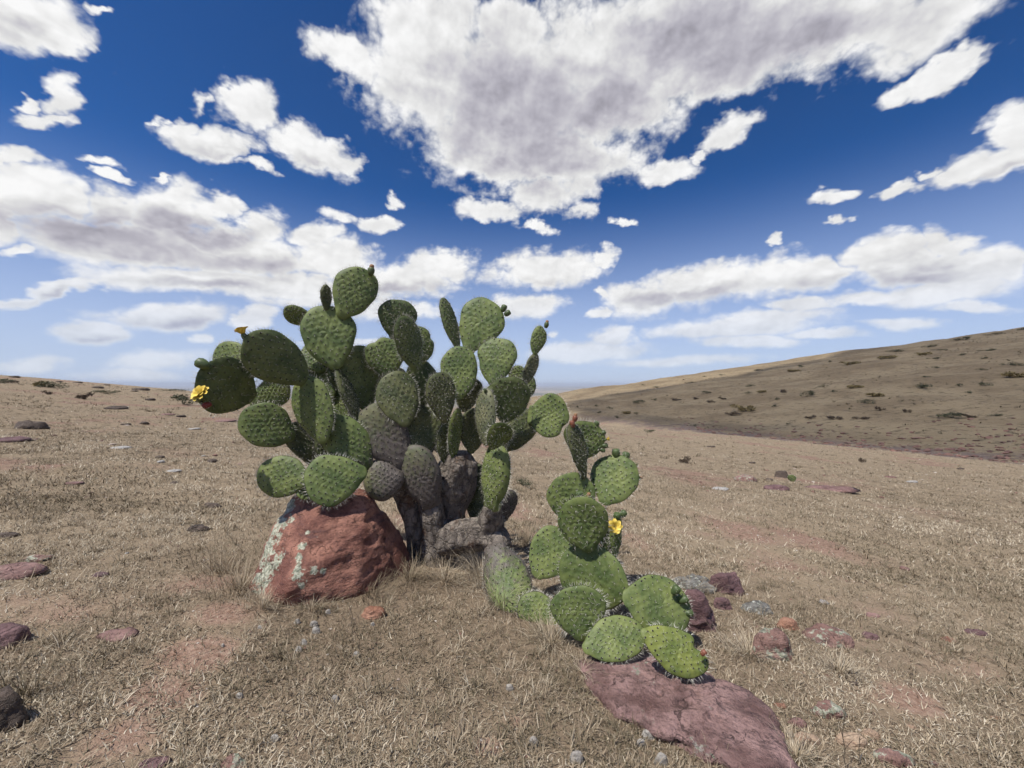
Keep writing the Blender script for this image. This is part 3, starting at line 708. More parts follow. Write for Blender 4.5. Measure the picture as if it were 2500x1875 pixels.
b.inputs['Roughness'].default_value = 0.55; b.inputs['Specular IOR Level'].default_value = 0.30
t.l.new(t.bump(t.math('ADD', n3_, t.math('MULTIPLY', n2_, 0.5)), 0.35, 0.006), b.inputs['Normal'])
M_PAD = pm
M_SPINE, t, b = mat('spine_ivory'); b.inputs['Base Color'].default_value = (0.58, 0.56, 0.47, 1); b.inputs['Roughness'].default_value = 0.6
M_AREOLE, t, b = mat('areole_brown'); b.inputs['Base Color'].default_value = (0.022, 0.020, 0.014, 1); b.inputs['Roughness'].default_value = 0.9
def flat_mat(name, c1, c2, rough=0.5, sc=20.0, trans=0.0):
    m, t, b = mat(name); p = objco(t)
    t.l.new(t.mix(t.noise(p, sc, 4, 0.6), rgb(c1), rgb(c2)), b.inputs['Base Color']); b.inputs['Roughness'].default_value = rough
    return m
M_PETAL = flat_mat('petal_yellow', (0.70, 0.42, 0.015), (0.84, 0.70, 0.16), 0.55, 45)
M_STAMEN = flat_mat('stamen_cream', (0.75, 0.62, 0.20), (0.80, 0.74, 0.42), 0.6, 60)
fm, t, b = mat('fruit_skin'); oi = objinfo(t); p = objco(t)
t.l.new(t.mix(t.mapr(t.noise(p, 40.0, 4, 0.6), 0.35, 0.65), t.mix(1.0, oi['Color'], (0.65, 0.65, 0.65, 1), 'MULTIPLY'), oi['Color']), b.inputs['Base Color']); b.inputs['Roughness'].default_value = 0.5
M_FRUIT = fm
M_DRYTIP = flat_mat('dry_flower_brown', (0.20, 0.10, 0.05), (0.34, 0.20, 0.10), 0.8, 40)

C0 = hit(1075, 1375)
cactus = empty('prickly_pear', C0)
tag(cactus, 'large old prickly pear cactus with many spiny green pads and yellow flowers', 'cactus')
D0 = C0.y
CINV = Matrix.Translation(-C0)

NSEG, NRING = 72, 24
def pad_outline(L, W, notch, rr, cshape, base_w):
    ts = np.concatenate([[0], np.sin(np.linspace(0, np.pi / 2, 40)[1:-1]) ** 1.0, [1]])
    ts = (1 - np.cos(np.linspace(0, np.pi, 60))) / 2
    c = cshape
    up = np.sqrt(np.clip(1 - (np.clip(ts - c, 0, 1) / (1 - c)) ** 2, 0, 1))
    lo = (1 - (np.clip(c - ts, 0, 1) / c) ** 1.8) ** 0.78
    prof = np.where(ts > c, up, lo)
    prof = np.where(ts < c, np.maximum(prof, base_w * np.sqrt(np.clip(ts / 0.04, 0, 1))), prof)
    w = prof * W / 2
    right = np.stack([w, ts * L], -1); left = np.stack([-w, ts * L], -1)[::-1]
    poly = np.concatenate([right, left[1:-1]])
    cen = np.array([0, c * L * 0.92])
    d = poly - cen
    ang = np.arctan2(d[:, 1], d[:, 0])
    k = 1 + 0.03 * np.sin(2 * ang + rr.uniform(0, 6)) + 0.03 * np.sin(3 * ang + rr.uniform(0, 6)) + 0.012 * np.sin(7 * ang + rr.uniform(0, 6))
    if notch:
        for (na, depth, wid) in notch:
            da = (ang - R(na) + np.pi) % (2 * np.pi) - np.pi
            k = k - depth * np.exp(-(da / R(wid)) ** 2)
    poly = cen + d * k[:, None]
    seg = np.linalg.norm(np.roll(poly, -1, 0) - poly, axis=1); s = np.concatenate([[0], np.cumsum(seg)])
    q = np.linspace(0, s[-1], NSEG, endpoint=False)
    pc = np.concatenate([poly, poly[:1]])
    return cen, np.stack([np.interp(q, s, pc[:, 0]), np.interp(q, s, pc[:, 1])], -1)

PADTRI = []
def build_pad(name, Bp, Tp, W, turn, color, cork, T_=None, notch=None, spines=1.0, seed=0, bend=None, cshape=0.60, base_w=0.27, edge_spines=1.0, slen=1.0, bumps=1.0):
    rr = np.random.default_rng(seed + 100)
    a = (Tp - Bp); L = a.length; a.normalize()
    mid = (Bp + Tp) / 2
    n = (Vector((0, 0, CAM_H)) - mid); n = n - a * n.dot(a); n.normalize()
    n = Matrix.Rotation(R(turn), 3, a) @ n
    xax = a.cross(n).normalized()
    if T_ is None: T_ = 0.085 * L * rr.uniform(0.75, 1.25)
    cen, ring = pad_outline(L, W, notch, rr, cshape, base_w)
    # areoles on a staggered grid
    sp = max(min(L, W * 1.15) / 9.0, 0.026)
    ar = []
    row = 0; yy = sp * 0.6
    while yy < L:
        xs = np.arange(-W, W, sp * 1.08) + (row % 2) * sp * 0.54
        for x_ in xs: ar.append((x_ + rr.normal(0, sp * 0.09), yy + 0.30 * sp * math.cos(x_ / W * 3) * 2 + rr.normal(0, sp * 0.09)))
        yy += sp * 0.86; row += 1
    ar = np.array(ar)
    def rho_of(pts):
        d = pts - cen; an = np.arctan2(d[:, 1], d[:, 0]); rd = np.linalg.norm(ring - cen, axis=1); ra = np.arctan2(ring[:, 1] - cen[1], ring[:, 0] - cen[0])
        s = np.argsort(ra); R_ = np.interp(an, np.concatenate([ra[s][-1:] - 2 * np.pi, ra[s], ra[s][:1] + 2 * np.pi]), np.concatenate([rd[s][-1:], rd[s], rd[s][:1]]))
        return np.linalg.norm(d, axis=1) / R_
    ar = ar[rho_of(ar) < 0.93]
    bd = rr.normal(0, 0.05) if bend is None else bend
    tw = rr.normal(0, 0.10)
    def shape_z(pts): return bd * (pts[:, 1] / L) ** 2 * L + tw * pts[:, 0] * (pts[:, 1] / L) + rr_c * pts[:, 0] ** 2 / W
    rr_c = rr.normal(0, 0.18)
    s = np.linspace(0, 1, NRING + 1)[1:]; rho = np.sin(s * np.pi / 2) ** 0.85
    V = []; AL = []; RI = []
    for side in (1, -1):
        pts = np.concatenate([[cen]] + [cen + r * (ring - cen) for r in (rho if side == 1 else rho[:-1])])
        rv = np.concatenate([[0.0]] + [np.full(NSEG, r) for r in (rho if side == 1 else rho[:-1])])
        zt = T_ / 2 * np.clip(1 - rv ** 3.2, 0, 1) ** 0.55
        zt = zt * (1.0 + 0.25 * np.clip(0.25 - pts[:, 1] / L, 0, 1))
        if len(ar) > 2 and bumps > 0:
            dd = np.sqrt(((pts[:, None, :] - ar[None]) ** 2).sum(-1)); dd.sort(axis=1)
            cell = np.clip((dd[:, 1] - dd[:, 0]) / (0.60 * sp), 0, 1) ** 0.65
            dim = np.exp(-(dd[:, 0] / (0.16 * sp)) ** 2)
            zt = zt + bumps * (0.0048 + 0.030 * sp) * (cell - 0.35 * dim) * (1 - rv ** 8)
        V.append(np.stack([pts[:, 0], pts[:, 1], shape_z(pts) + side * zt], -1)); AL.append(pts[:, 1] / L); RI.append(rv)
    n0 = len(V[0]); V = np.concatenate(V); F = []
    def idx(side, r, k):
        k %= NSEG
        if side == 1: return 1 + r * NSEG + k
        return (n0 + 1 + r * NSEG + k) if r < NRING - 1 else 1 + (NRING - 1) * NSEG + k
    tri = PADTRI
    for side in (() if PADTRI else (1, -1)):
        c0i = 0 if side == 1 else n0
        for k in range(NSEG):
            q = (c0i, idx(side, 0, k), idx(side, 0, k + 1)); tri.append(q if side == 1 else q[::-1])
            for r in range(NRING - 1):
                A_, B_, C_, D_ = idx(side, r, k), idx(side, r + 1, k), idx(side, r + 1, k + 1), idx(side, r, k + 1)
                if side == 1: tri += [(A_, B_, C_), (A_, C_, D_)]
                else: tri += [(A_, C_, B_), (A_, D_, C_)]
    o = mk(name, V, tri, [M_PAD], cactus)
    attr(o, 'along', np.concatenate(AL)); attr(o, 'rim', np.concatenate(RI))
    M = Matrix((xax, a, n)).transposed().to_4x4(); M.translation = Bp
    o.matrix_local = CINV @ M
    o.color = (color[0], color[1], color[2], cork)
    # spines and woolly areoles
    if spines > 0:
        SP = []; AP = []
        def spine(pt, dr, ln, rad): SP.append((*pt, *dr, ln, rad))
        def areole(pt, nr, rad): AP.append((*pt, *nr, rad))
        rv = rho_of(ar); zt = T_ / 2 * np.clip(1 - rv ** 3.2, 0, 1) ** 0.55 + bumps * (0.0048 + 0.030 * sp) * 0.6
        zz = shape_z(ar)
        for side in (1, -1):
            for i in range(len(ar)):
                pt = np.array([ar[i, 0], ar[i, 1], zz[i] + side * zt[i]])
                outd = np.array([(ar[i, 0]) / W * 1.2 * rv[i], (ar[i, 1] - cen[1]) / L * 1.2 * rv[i], side * 1.0])
                areole(pt, outd / np.linalg.norm(outd), (0.0074 if mid.y > 2.3 else 0.0056))
                for _ in range(int(rr.integers(1, 4))):
                    if rr.random() < spines:
                        tg = rr.uniform(0, 2 * np.pi); spine(pt, np.array([math.cos(tg) * 1.1, math.sin(tg) * 1.1 - 0.35, side * 0.75]), slen * rr.uniform(0.010, 0.025), 0.0011 * min(mid.y / 2.8, 1.0) ** 1.5)
        seglen = np.linalg.norm(np.roll(ring, -1, 0) - ring, axis=1).mean(); step = max(1, int(round(sp * 0.55 / seglen)))
        for k in range(0, NSEG, step):
            q = ring[k]
            if q[1] < 0.12 * L: continue
            nr = np.array([q[0] - cen[0], (q[1] - cen[1]), 0]); nr /= np.linalg.norm(nr)
            pt = np.array([q[0], q[1], shape_z(q[None])[0]])
            areole(pt, nr, 0.0040)
            for _ in range(int(rr.integers(2, 5))):
                if rr.random() < edge_spines: spine(pt, nr + rr.normal(0, 0.50, 3), slen * rr.uniform(0.014, 0.034), 0.0011)
        def cones(A, n, k_base, tipf):
            A = np.array(A); pt, dr = A[:, :3], A[:, 3:6]; dr = dr / np.linalg.norm(dr, axis=1)[:, None]
            u = np.cross(dr, [0.31, 0.77, 0.55]); u /= np.linalg.norm(u, axis=1)[:, None]; w_ = np.cross(dr, u)
            an = 2 * np.pi * np.arange(n) / n; rad = A[:, -1]
            ringv = pt[:, None] + rad[:, None, None] * (np.cos(an)[None, :, None] * u[:, None] + np.sin(an)[None, :, None] * w_[:, None]) - k_base * dr[:, None]
            V_ = np.concatenate([ringv, (pt + dr * tipf(A)[:, None])[:, None]], 1).reshape(-1, 3)
            f_ = np.array([(j, (j + 1) % n, n) for j in range(n)])
            return V_, (f_[None] + (np.arange(len(A)) * (n + 1))[:, None, None]).reshape(-1, 3)
        PV, PF, PM = [], [], []
        if AP: v_, f_ = cones(AP, 5, 0.001, lambda q: q[:, 6] * 0.7); PV.append(v_); PF.append(f_); PM.append(np.ones(len(f_), int))
        if SP: v_, f_ = cones(SP, 3, 0.0, lambda q: q[:, 6]); PF.append(f_ + (len(PV[0]) if PV else 0)); PV.append(v_); PM.append(np.zeros(len(f_), int))
        if PV:
            so = mk('spines', np.concatenate(PV), np.concatenate(PF), [M_SPINE, M_AREOLE], o, smooth=False, midx=np.concatenate(PM)); so['kind'] = 'stuff'
    return o

G1 = (0.118, 0.160, 0.050); G2 = (0.094, 0.124, 0.044); G3 = (0.122, 0.160, 0.050); G4 = (0.145, 0.178, 0.044); G5 = (0.115, 0.125, 0.066); G6 = (0.084, 0.098, 0.040)
# region, base x y, tip x y, width, depth of base and tip behind/before the foot, turn, colour, cork, extras
PADS = [
 # main trunk, old corky joints
 ('C',1500,880,1340,440,  285,-.10,-.16, -10,G5,.72,dict(T_=.10,base_w=.45,spines=.15,edge_spines=.3)),
 ('C',1285,640,985,690,   285,-.16,-.24,   5,G5,.70,dict(T_=.09,spines=.2,edge_spines=.3)),
 ('C',1675,1010,1690,480, 300, .03, .05,   8,G5,.88,dict(T_=.13,base_w=.48,spines=.1,edge_spines=.2,bumps=.8,cshape=.7)),
 ('C',1960,1190,1950,880, 165,-.12,-.12,   0,G5,.80,dict(T_=.12,base_w=.6,spines=.2,bumps=.7)),
 ('C',1830,985,1850,560,  210, .12, .16, -20,G6,.35,dict()),
 ('C',1965,1040,2125,760, 150,-.02, .06,  40,G5,.90,dict(T_=.06,spines=.2)),
 ('A',1750,1615,1425,1205,330,-.12,-.14,   0,G5,.66,dict(T_=.10,base_w=.45,spines=.2,edge_spines=.4)),
 # left limb
 ('C',1010,600,715,205,   310,-.20,-.26,  -5,G1,.38,dict(T_=.08,base_w=.42,spines=.5)),
 ('C',650,560,445,235,    230, .00,-.08,  15,G6,.10,dict()),
 ('A',1108,1450,955,978,  275,-.34,-.30, -30,G3,.0,dict(notch=None)),
 ('A',960,1000,540,640,   345,-.33,-.56,   8,G2,.0,dict(bend=.03)),
 ('A',578,1120,172,935,   395,-.30,-.62,   0,G2,.0,dict(slen=1.5)),
 ('A',650,905,272,770,    265,-.18,-.12, -10,G3,.0,dict(slen=1.3)),
 ('A',545,1165,845,1000,  205,-.15,-.12, -10,G3,.0,dict()),
 ('A',885,1425,485,1235,  300,-.12,-.26,   0,G1,.0,dict(bend=-.05)),
 ('C',545,690,185,605,    300,-.44,-.42,  -5,G3,.0,dict(slen=1.2)),
 ('C',975,610,540,705,    365,-.34,-.46,   0,G1,.0,dict(slen=1.2)),
 ('C',590,820,470,715,    110,-.40,-.42,  30,G1,.2,dict(edge_spines=1.0)),
 # tall centre left
 ('A',1215,872,1098,420,  370,-.18,-.16,  -6,G1,.0,dict(cshape=.60)),
 ('A',1240,478,1425,128,  300,-.16,-.10, -12,G1,.0,dict()),
 ('A',1132,436,1113,248,   95,-.16,-.16,  50,G6,.0,dict(T_=.035)),
 ('A',985,452,808,492,    150,-.14,-.16, -15,G3,.05,dict(notch=[(150,.12,25)])),
 ('A',1105,910,1005,690,  215,-.02, .02, -12,G1,.0,dict()),
 ('A',1180,1100,965,845,  240, .00, .04, -12,G3,.0,dict()),
 ('A',1295,1330,1175,1040,210, .02, .04, -10,G3,.0,dict()),
 ('A',1215,1030,1185,860, 110,-.12,-.15,  25,G2,.1,dict()),
 ('A',1390,1345,1225,870, 120,-.14,-.14,  62,G6,.30,dict(T_=.05)),
 ('A',1445,1210,1345,722, 310, .00,-.06,  20,G2,.0,dict()),
 # middle crown
 ('A',1605,945,1555,655,  262,-.10,-.12, -14,G1,.0,dict(notch=[(115,.16,16)])),
 ('A',1645,660,1705,358,  258, .02, .00,   8,G2,.0,dict(slen=1.3)),
 ('A',1832,895,1712,495,  205,-.14,-.22,  30,G2,.0,dict(slen=1.2)),
 ('A',1860,850,1848,570,  205, .00,-.02,  10,G1,.0,dict(notch=[(25,.13,14)])),
 ('A',1735,1320,1640,928, 300,-.16,-.12,   4,G6,.12,dict()),
 ('A',1850,1200,1885,835, 255, .02, .00,  20,G2,.10,dict()),
 ('A',1640,1060,1618,865, 235, .10, .10,   0,G3,.0,dict()),
 ('A',2035,1298,1990,918, 210,-.20,-.22,   6,G6,.10,dict(notch=[(165,.10,20)])),
 ('A',1870,1560,1885,1180,280,-.06,-.02,  12,G6,.22,dict()),
 ('B',720,1335,732,955,   118, .00,-.02,  45,G3,.12,dict(T_=.04)),
 # right crown
 ('B',752,486,662,100,    128,-.08,-.08,  48,G2,.0,dict()),
 ('B',835,492,1000,108,   328,-.08,-.04, -10,G1,.0,dict()),
 ('B',758,862,768,478,    268,-.14,-.10,  -8,G1,.0,dict(cshape=.62)),
 ('B',1030,750,1062,402,  288,-.18,-.14,  -6,G1,.0,dict(notch=[(195,.10,20)],slen=1.1)),
 ('B',1110,1050,1155,706, 322,-.18,-.24,   6,G2,.0,dict(slen=1.1)),
 ('B',1262,765,1352,528,   98,-.10,-.10,  25,G5,.20,dict()),
 ('B',1343,530,1398,308,  112,-.10,-.10,  10,G1,.0,dict(notch=[(70,.10,14)])),
 ('B',1222,765,1198,612,  120, .02, .02,   0,G3,.0,dict()),
 ('B',1290,870,1306,685,  100, .02, .02,   0,G3,.0,dict()),
 ('B',1298,985,1590,1005, 325,-.10,-.16,  -6,G3,.0,dict(notch=[(52,.17,15)],base_w=.4)),
 ('B',965,1225,945,812,   165,-.30,-.28, -42,G5,.05,dict(T_=.05)),
 ('B',1005,1255,1125,1050,165,-.34,-.46,  10,G1,.0,dict(edge_spines=1.0,slen=1.4)),
 ('B',1105,1262,1318,972, 235,-.10,-.10,  10,G6,.0,dict()),
 ('B',850,1290,880,945,   205, .06, .06,  12,G6,.05,dict()),
 ('B',800,965,850,695,    200, .04, .04,  20,G6,.25,dict()),
 ('C',1965,905,1985,415,  250,-.28,-.30, -40,G3,.05,dict(T_=.10,slen=1.7,edge_spines=1.0,base_w=.5)),
 ('C',1180,470,1040,130,  250, .06, .02,  10,G6,.35,dict()),
 ('C',1440,520,1390,150,  260, .04, .04,  -8,G6,.30,dict()),
 ('B',620,1270,560,960,   230, .10, .10,   5,G2,.10,dict()),
 ('C',830,560,640,330,    190,-.06,-.10,  12,G6,.25,dict()),
 ('C',1620,560,1600,260,  150, .02, .02,  30,G6,.20,dict()),
 # creeping right limb
 ('D',235,1035,425,1550,  345,-.26,-.56,   4,G1,.58,dict(T_=.10,base_w=.5)),
 ('D',560,1290,770,950,   320,-.42,-.34,   0,G3,.10,dict()),
 ('D',960,1560,1030,1070, 505,-.60,-.60,  -4,G1,.0,dict(slen=1.1,cshape=.52,base_w=.5)),
 ('D',850,900,830,496,    335,-.42,-.38,   0,G1,.0,dict()),
 ('D',965,1100,900,676,   360,-.62,-.62,  -4,G1,.0,dict(slen=1.4)),
 ('D',945,540,850,118,    128,-.42,-.46,  48,G6,.08,dict()),
 ('D',905,375,965,102,    300,-.36,-.36,  10,G1,.0,dict(slen=1.2)),
 ('D',1085,735,1225,370,  330,-.44,-.36, -10,G3,.0,dict(slen=1.2)),
 ('D',1175,1150,1195,830,  96,-.52,-.54,  45,G1,.0,dict(slen=1.3)),
 ('D',1110,1100,1110,895, 110,-.48,-.48,  15,G2,.0,dict()),
 ('D',730,1660,455,1480,  250,-.68,-.62,   0,G3,.28,dict()),
 ('E',375,665,340,258,    392,-.90,-.86,   0,G1,.0,dict(slen=1.25)),
 ('E',705,345,1190,440,   400,-.86,-.84,  -6,G3,.0,dict(slen=1.1)),
 ('E',395,745,830,590,    285,-1.00,-.98,  -4,G3,.08,dict(edge_spines=.4)),
 ('E',840,612,1345,868,   292,-1.10,-1.17, -10,G4,.0,dict(notch=[(124,.36,15)],slen=1.1,edge_spines=.45)),
]
def conv(o_, x_, y_): return RG(o_, x_, y_)
for i, (o_, bx, by, tx, ty, w, db, dt, turn, colr, cork_, ex) in enumerate(PADS):
    Bp = P(*conv(o_, bx, by), D0 + db); Tp = P(*conv(o_, tx, ty), D0 + dt)
    ax_ = Tp - Bp; Tp = Tp + ax_ * 0.04; Bp = Bp - ax_ * 0.025
    dm = D0 + (db + dt) / 2; L = (Tp - Bp).length
    wm = w * RS(o_) * dm / FPX * (1.18 if cork_ > .6 else 1.09)
    th = ex.get('T_', 0.090 * L)
    W = (wm - th * abs(math.sin(R(turn))) * 0.8) / max(math.cos(R(turn)), 0.3)
    W = max(min(W, 1.15 * L), 0.3 * wm)
    f = 1 + random.uniform(-0.08, 0.08)
    build_pad('pad', Bp, Tp, W, turn, (colr[0] * f, colr[1] * f, colr[2] * f), cork_, seed=i, **ex)

# woody trunk and boughs
brk, t, b = mat('cactus_bark'); p = objco(t)
q1 = t.noise(t.mapping(p, sc=(1, 1, 0.45)), 22.0, 7, 0.72); q2 = t.noise(p, 7.0, 4, 0.6); q3 = t.noise(p, 90.0, 4, 0.7)
c = t.mix(t.mapr(q1, 0.32, 0.66), (0.075, 0.059, 0.048, 1), (0.345, 0.295, 0.245, 1))
c = t.mix(t.mapr(q2, 0.52, 0.70), c, (0.165, 0.098, 0.060, 1))
c = t.mix(t.math('MULTIPLY', t.mapr(q3, 0.56, 0.70), 0.5), c, (0.36, 0.33, 0.29, 1))
t.l.new(c, b.inputs['Base Color']); b.inputs['Roughness'].default_value = 0.95
vc = t.voronoi(t.vmath('ADD', p, t.scale(t.noise(p, 14.0, 4, 0.6, out='Color'), 0.10)), 13.0, 'DISTANCE_TO_EDGE')
t.l.new(t.mix(t.mapr(vc, 0.08, 0.0, 0.0, 0.45), c, (0.030, 0.023, 0.018, 1)), b.inputs['Base Color'])
t.l.new(t.bump(t.math('ADD', t.math('ADD', q1, t.math('MULTIPLY', q3, 0.4)), t.math('MULTIPLY', t.mapr(vc, 0.0, 0.12), 0.35)), 1.0, 0.03), b.inputs['Normal'])
def stem(name, spec, o_='C', squash=0.85):
    pts = [P(*RG(o_, X, Y), D0 + dp) for (X, Y, dp, w) in spec]
    rad_ = [w * RS(o_) * (D0 + dp) / FPX / 2 for (X, Y, dp, w) in spec]
    n = 12 * (len(pts) - 1); C_, R_ = [], []
    for k in range(n + 1):                                   # Catmull-Rom through the joints
        f_ = k / n * (len(pts) - 1); i = min(int(f_), len(pts) - 2); u = f_ - i
        p0, p1, p2, p3 = pts[max(i - 1, 0)], pts[i], pts[i + 1], pts[min(i + 2, len(pts) - 1)]
        C_.append(0.5 * ((2 * p1) + (p2 - p0) * u + (2 * p0 - 5 * p1 + 4 * p2 - p3) * u * u + (3 * p1 - p0 - 3 * p2 + p3) * u ** 3))
        R_.append(rad_[i] * (1 - u) + rad_[i + 1] * u)
    m = 28; V = []
    for k in range(n + 1):
        tg = (C_[min(k + 1, n)] - C_[max(k - 1, 0)]).normalized(); sd_ = tg.cross(Vector((0, -1, 0)))
        sd_ = sd_.normalized() if sd_.length > 0.2 else Vector((1, 0, 0)); bn = sd_.cross(tg)
        cap = math.sqrt(max(0.0, 1 - max(0, 1 - min(k, n - k) / 2.0) ** 2)) if min(k, n - k) < 2 else 1.0
        for j in range(m):
            a = 2 * math.pi * j / m
            q = C_[k] + (sd_ * math.cos(a) + bn * math.sin(a) * squash) * R_[k] * max(cap, 0.02)
            V.append((q - C_[k]) * 1.0); V[-1] = (*(q - C0), *((q - C_[k])))
    A = np.array(V); Vp, Vn = A[:, :3], A[:, 3:]
    nz = fbm(Vp[:, 0] * 9, Vp[:, 1] * 9, Vp[:, 2] * 5, 4, 0.55); lum_ = fbm(Vp[:, 0] * 4 + 5, Vp[:, 1] * 4, Vp[:, 2] * 7, 2)
    an_ = np.tile(np.arange(m) / m * 2 * np.pi, n + 1)
    Vp = Vp + Vn * (0.16 * nz + 0.12 * lum_ + 0.06 * np.sin(an_ * 5 + Vp[:, 2] * 9))[:, None]
    F = [(k * m + j, k * m + (j + 1) % m, (k + 1) * m + (j + 1) % m, (k + 1) * m + j) for k in range(n) for j in range(m)]
    o = mk(name, Vp, F, [brk], cactus)
    return o
stem('trunk', [(1520,1370,.02,290), (1525,1240,.0,225), (1510,1080,-.03,190), (1500,930,-.05,175), (1480,780,-.04,150), (1460,650,-.03,110)])
stem('trunk', [(1420,1350,.10,220), (1395,1180,.06,165), (1345,960,.02,150), (1290,780,.0,160), (1260,680,.0,150)])
stem('trunk', [(1590,1260,.02,220), (1650,1080,.03,185), (1672,930,.05,170), (1690,780,.06,235), (1700,620,.06,285), (1705,530,.06,262), (1705,455,.05,150)])
stem('branch', [(1500,1180,.0,200), (1640,1110,-.04,250), (1780,1085,-.08,235), (1900,1080,-.12,220), (1985,1130,-.18,215), (2025,1230,-.24,200)])
stem('branch', [(1930,1120,-.14,160), (1955,1020,-.18,165), (1965,920,-.24,150), (1968,860,-.26,130)])

# fruit, buds and flowers
def lathe(prof, n=12):
    V = []; F = []
    for (r, z_) in prof:
        for k in range(n):
            a = 2 * math.pi * k / n; V.append((r * math.cos(a), r * math.sin(a), z_))
    for i in range(len(prof) - 1):
        for k in range(n):
            F.append((i * n + k, i * n + (k + 1) % n, (i + 1) * n + (k + 1) % n, (i + 1) * n + k))
    return V, F
FR_V, FR_F = lathe([(0.001, 0), (.26, .02), (.40, .25), (.5, .62), (.50, .95), (.42, 1.16), (.34, 1.22), (.26, 1.14), (.001, 1.10)], 14)
FR_V = np.array(FR_V)
def fruit(o_, X, Y, size, dep, axis, color, tip=False):
    s_ = size * RS(o_) * (D0 + dep) / FPX
    ax = Vector(axis).normalized()
    V = FR_V.copy()
    an = np.arctan2(V[:, 1], V[:, 0]); bump = 1 + 0.07 * np.sin(an * 5 + V[:, 2] * 6)
    V[:, :2] *= bump[:, None]
    o = mk('fruit', V * s_, FR_F, [M_FRUIT], cactus)
    M = ax.to_track_quat('Z', 'Y').to_matrix().to_4x4(); M.translation = P(*conv(o_, X, Y), D0 + dep) - ax * s_ * 0.60
    o.matrix_local = CINV @ M; o.color = (*color, 1)
    if tip:
        tv, tf = lathe([(.30, 1.10), (.36, 1.35), (.30, 1.62), (.12, 1.72), (.001, 1.70)], 9)
        mk('dry_flower', np.array(tv) * s_, tf, [M_DRYTIP], o)
    else:                                                     # small spine tufts on the fruit
        SV, SF = [], []
        rr = random.Random(int(X * 7 + Y))
        for k in range(16):
            a = rr.uniform(0, 6.28); zz = rr.uniform(.35, 1.15); r0 = .47
            q = Vector((r0 * math.cos(a), r0 * math.sin(a), zz)) * s_; dr = Vector((math.cos(a), math.sin(a), rr.uniform(0, .8))).normalized()
            k0 = len(SV); side = dr.cross(Vector((0, 0, 1))).normalized() * 0.0009
            SV += [q + side, q - side, q + Vector((0, 0, 0.0015)), q + dr * rr.uniform(.006, .014)]
            SF += [(k0, k0 + 1, k0 + 3), (k0 + 1, k0 + 2, k0 + 3), (k0 + 2, k0, k0 + 3)]
        so = mk('spines', [tuple(v) for v in SV], SF, [M_SPINE], o, smooth=False); so['kind'] = 'stuff'
    return o
FG = (0.085, 0.125, 0.040); FO = (0.26, 0.09, 0.05); FY = (0.16, 0.15, 0.045)
for a in [('A',1472,138,52,-.10,(.15,0,1),G2,True), ('A',178,852,80,-.62,(-.9,-.1,.45),FG), ('A',208,1165,48,-.62,(-.8,-.3,-.3),(0.20,0.03,0.025)),
          ('B',1105,168,46,-.04,(.4,0,.9),FG), ('B',1132,206,44,-.04,(.8,0,.5),FG), ('B',1434,298,36,-.10,(.25,0,1),FG,True), ('B',962,800,26,-.28,(0,0,1),FG),
          ('D',845,112,44,-.46,(-.15,0,1),FO), ('D',864,72,40,-.46,(.2,0,1),FO,True), ('D',1030,114,42,-.36,(.3,0,1),FG), ('D',1080,180,36,-.36,(.9,0,.5),FG), ('D',1092,278,40,-.36,(1,0,.0),FG), ('D',1076,312,34,-.36,(.9,0,-.3),FG),
          ('D',1183,342,62,-.36,(-.1,0,1),FG), ('D',1255,364,60,-.36,(.25,0,1),FG), ('D',1312,440,60,-.37,(.45,0,.9),FY), ('D',1348,532,36,-.38,(1,0,.3),FY,True), ('D',900,664,56,-.60,(0,-.1,1),FG), ('D',965,688,44,-.58,(.2,0,1),FY,True),
          ('D',1190,832,58,-.56,(-.1,-.1,1),FG), ('D',1234,806,50,-.52,(.7,0,.7),FG),
          ('E',1102,290,62,-.85,(.5,-.1,.85),FG), ('E',1165,362,58,-.85,(.8,-.1,.5),FG), ('E',1202,462,54,-.85,(1,-.1,.1),FG), ('E',1160,545,42,-.86,(.9,-.1,-.4),FY,True), ('E',1318,772,40,-1.18,(.7,0,.7),FO)]:
    fruit(*a)
def petal_mesh(L, W, cup):
    V = []; F = []
    for i in range(6):
        u = i / 5.0; w = W * (math.sin(math.pi * (0.12 + 0.80 * u)) ** 0.8)
        for j in range(5):
            s_ = j / 4.0 * 2 - 1
            r = L * u * math.sin(cup + 0.5 * u); z_ = L * u * math.cos(cup + 0.45 * u)
            V.append((s_ * w / 2, r + 0.004 * 0, z_ + 0.18 * w * s_ * s_ - (0.06 * L * (abs(s_) > 0.8) if u > .95 else 0)))
    for i in range(5):
        for j in range(4): F.append((i * 5 + j, i * 5 + j + 1, (i + 1) * 5 + j + 1, (i + 1) * 5 + j))
    return V, F
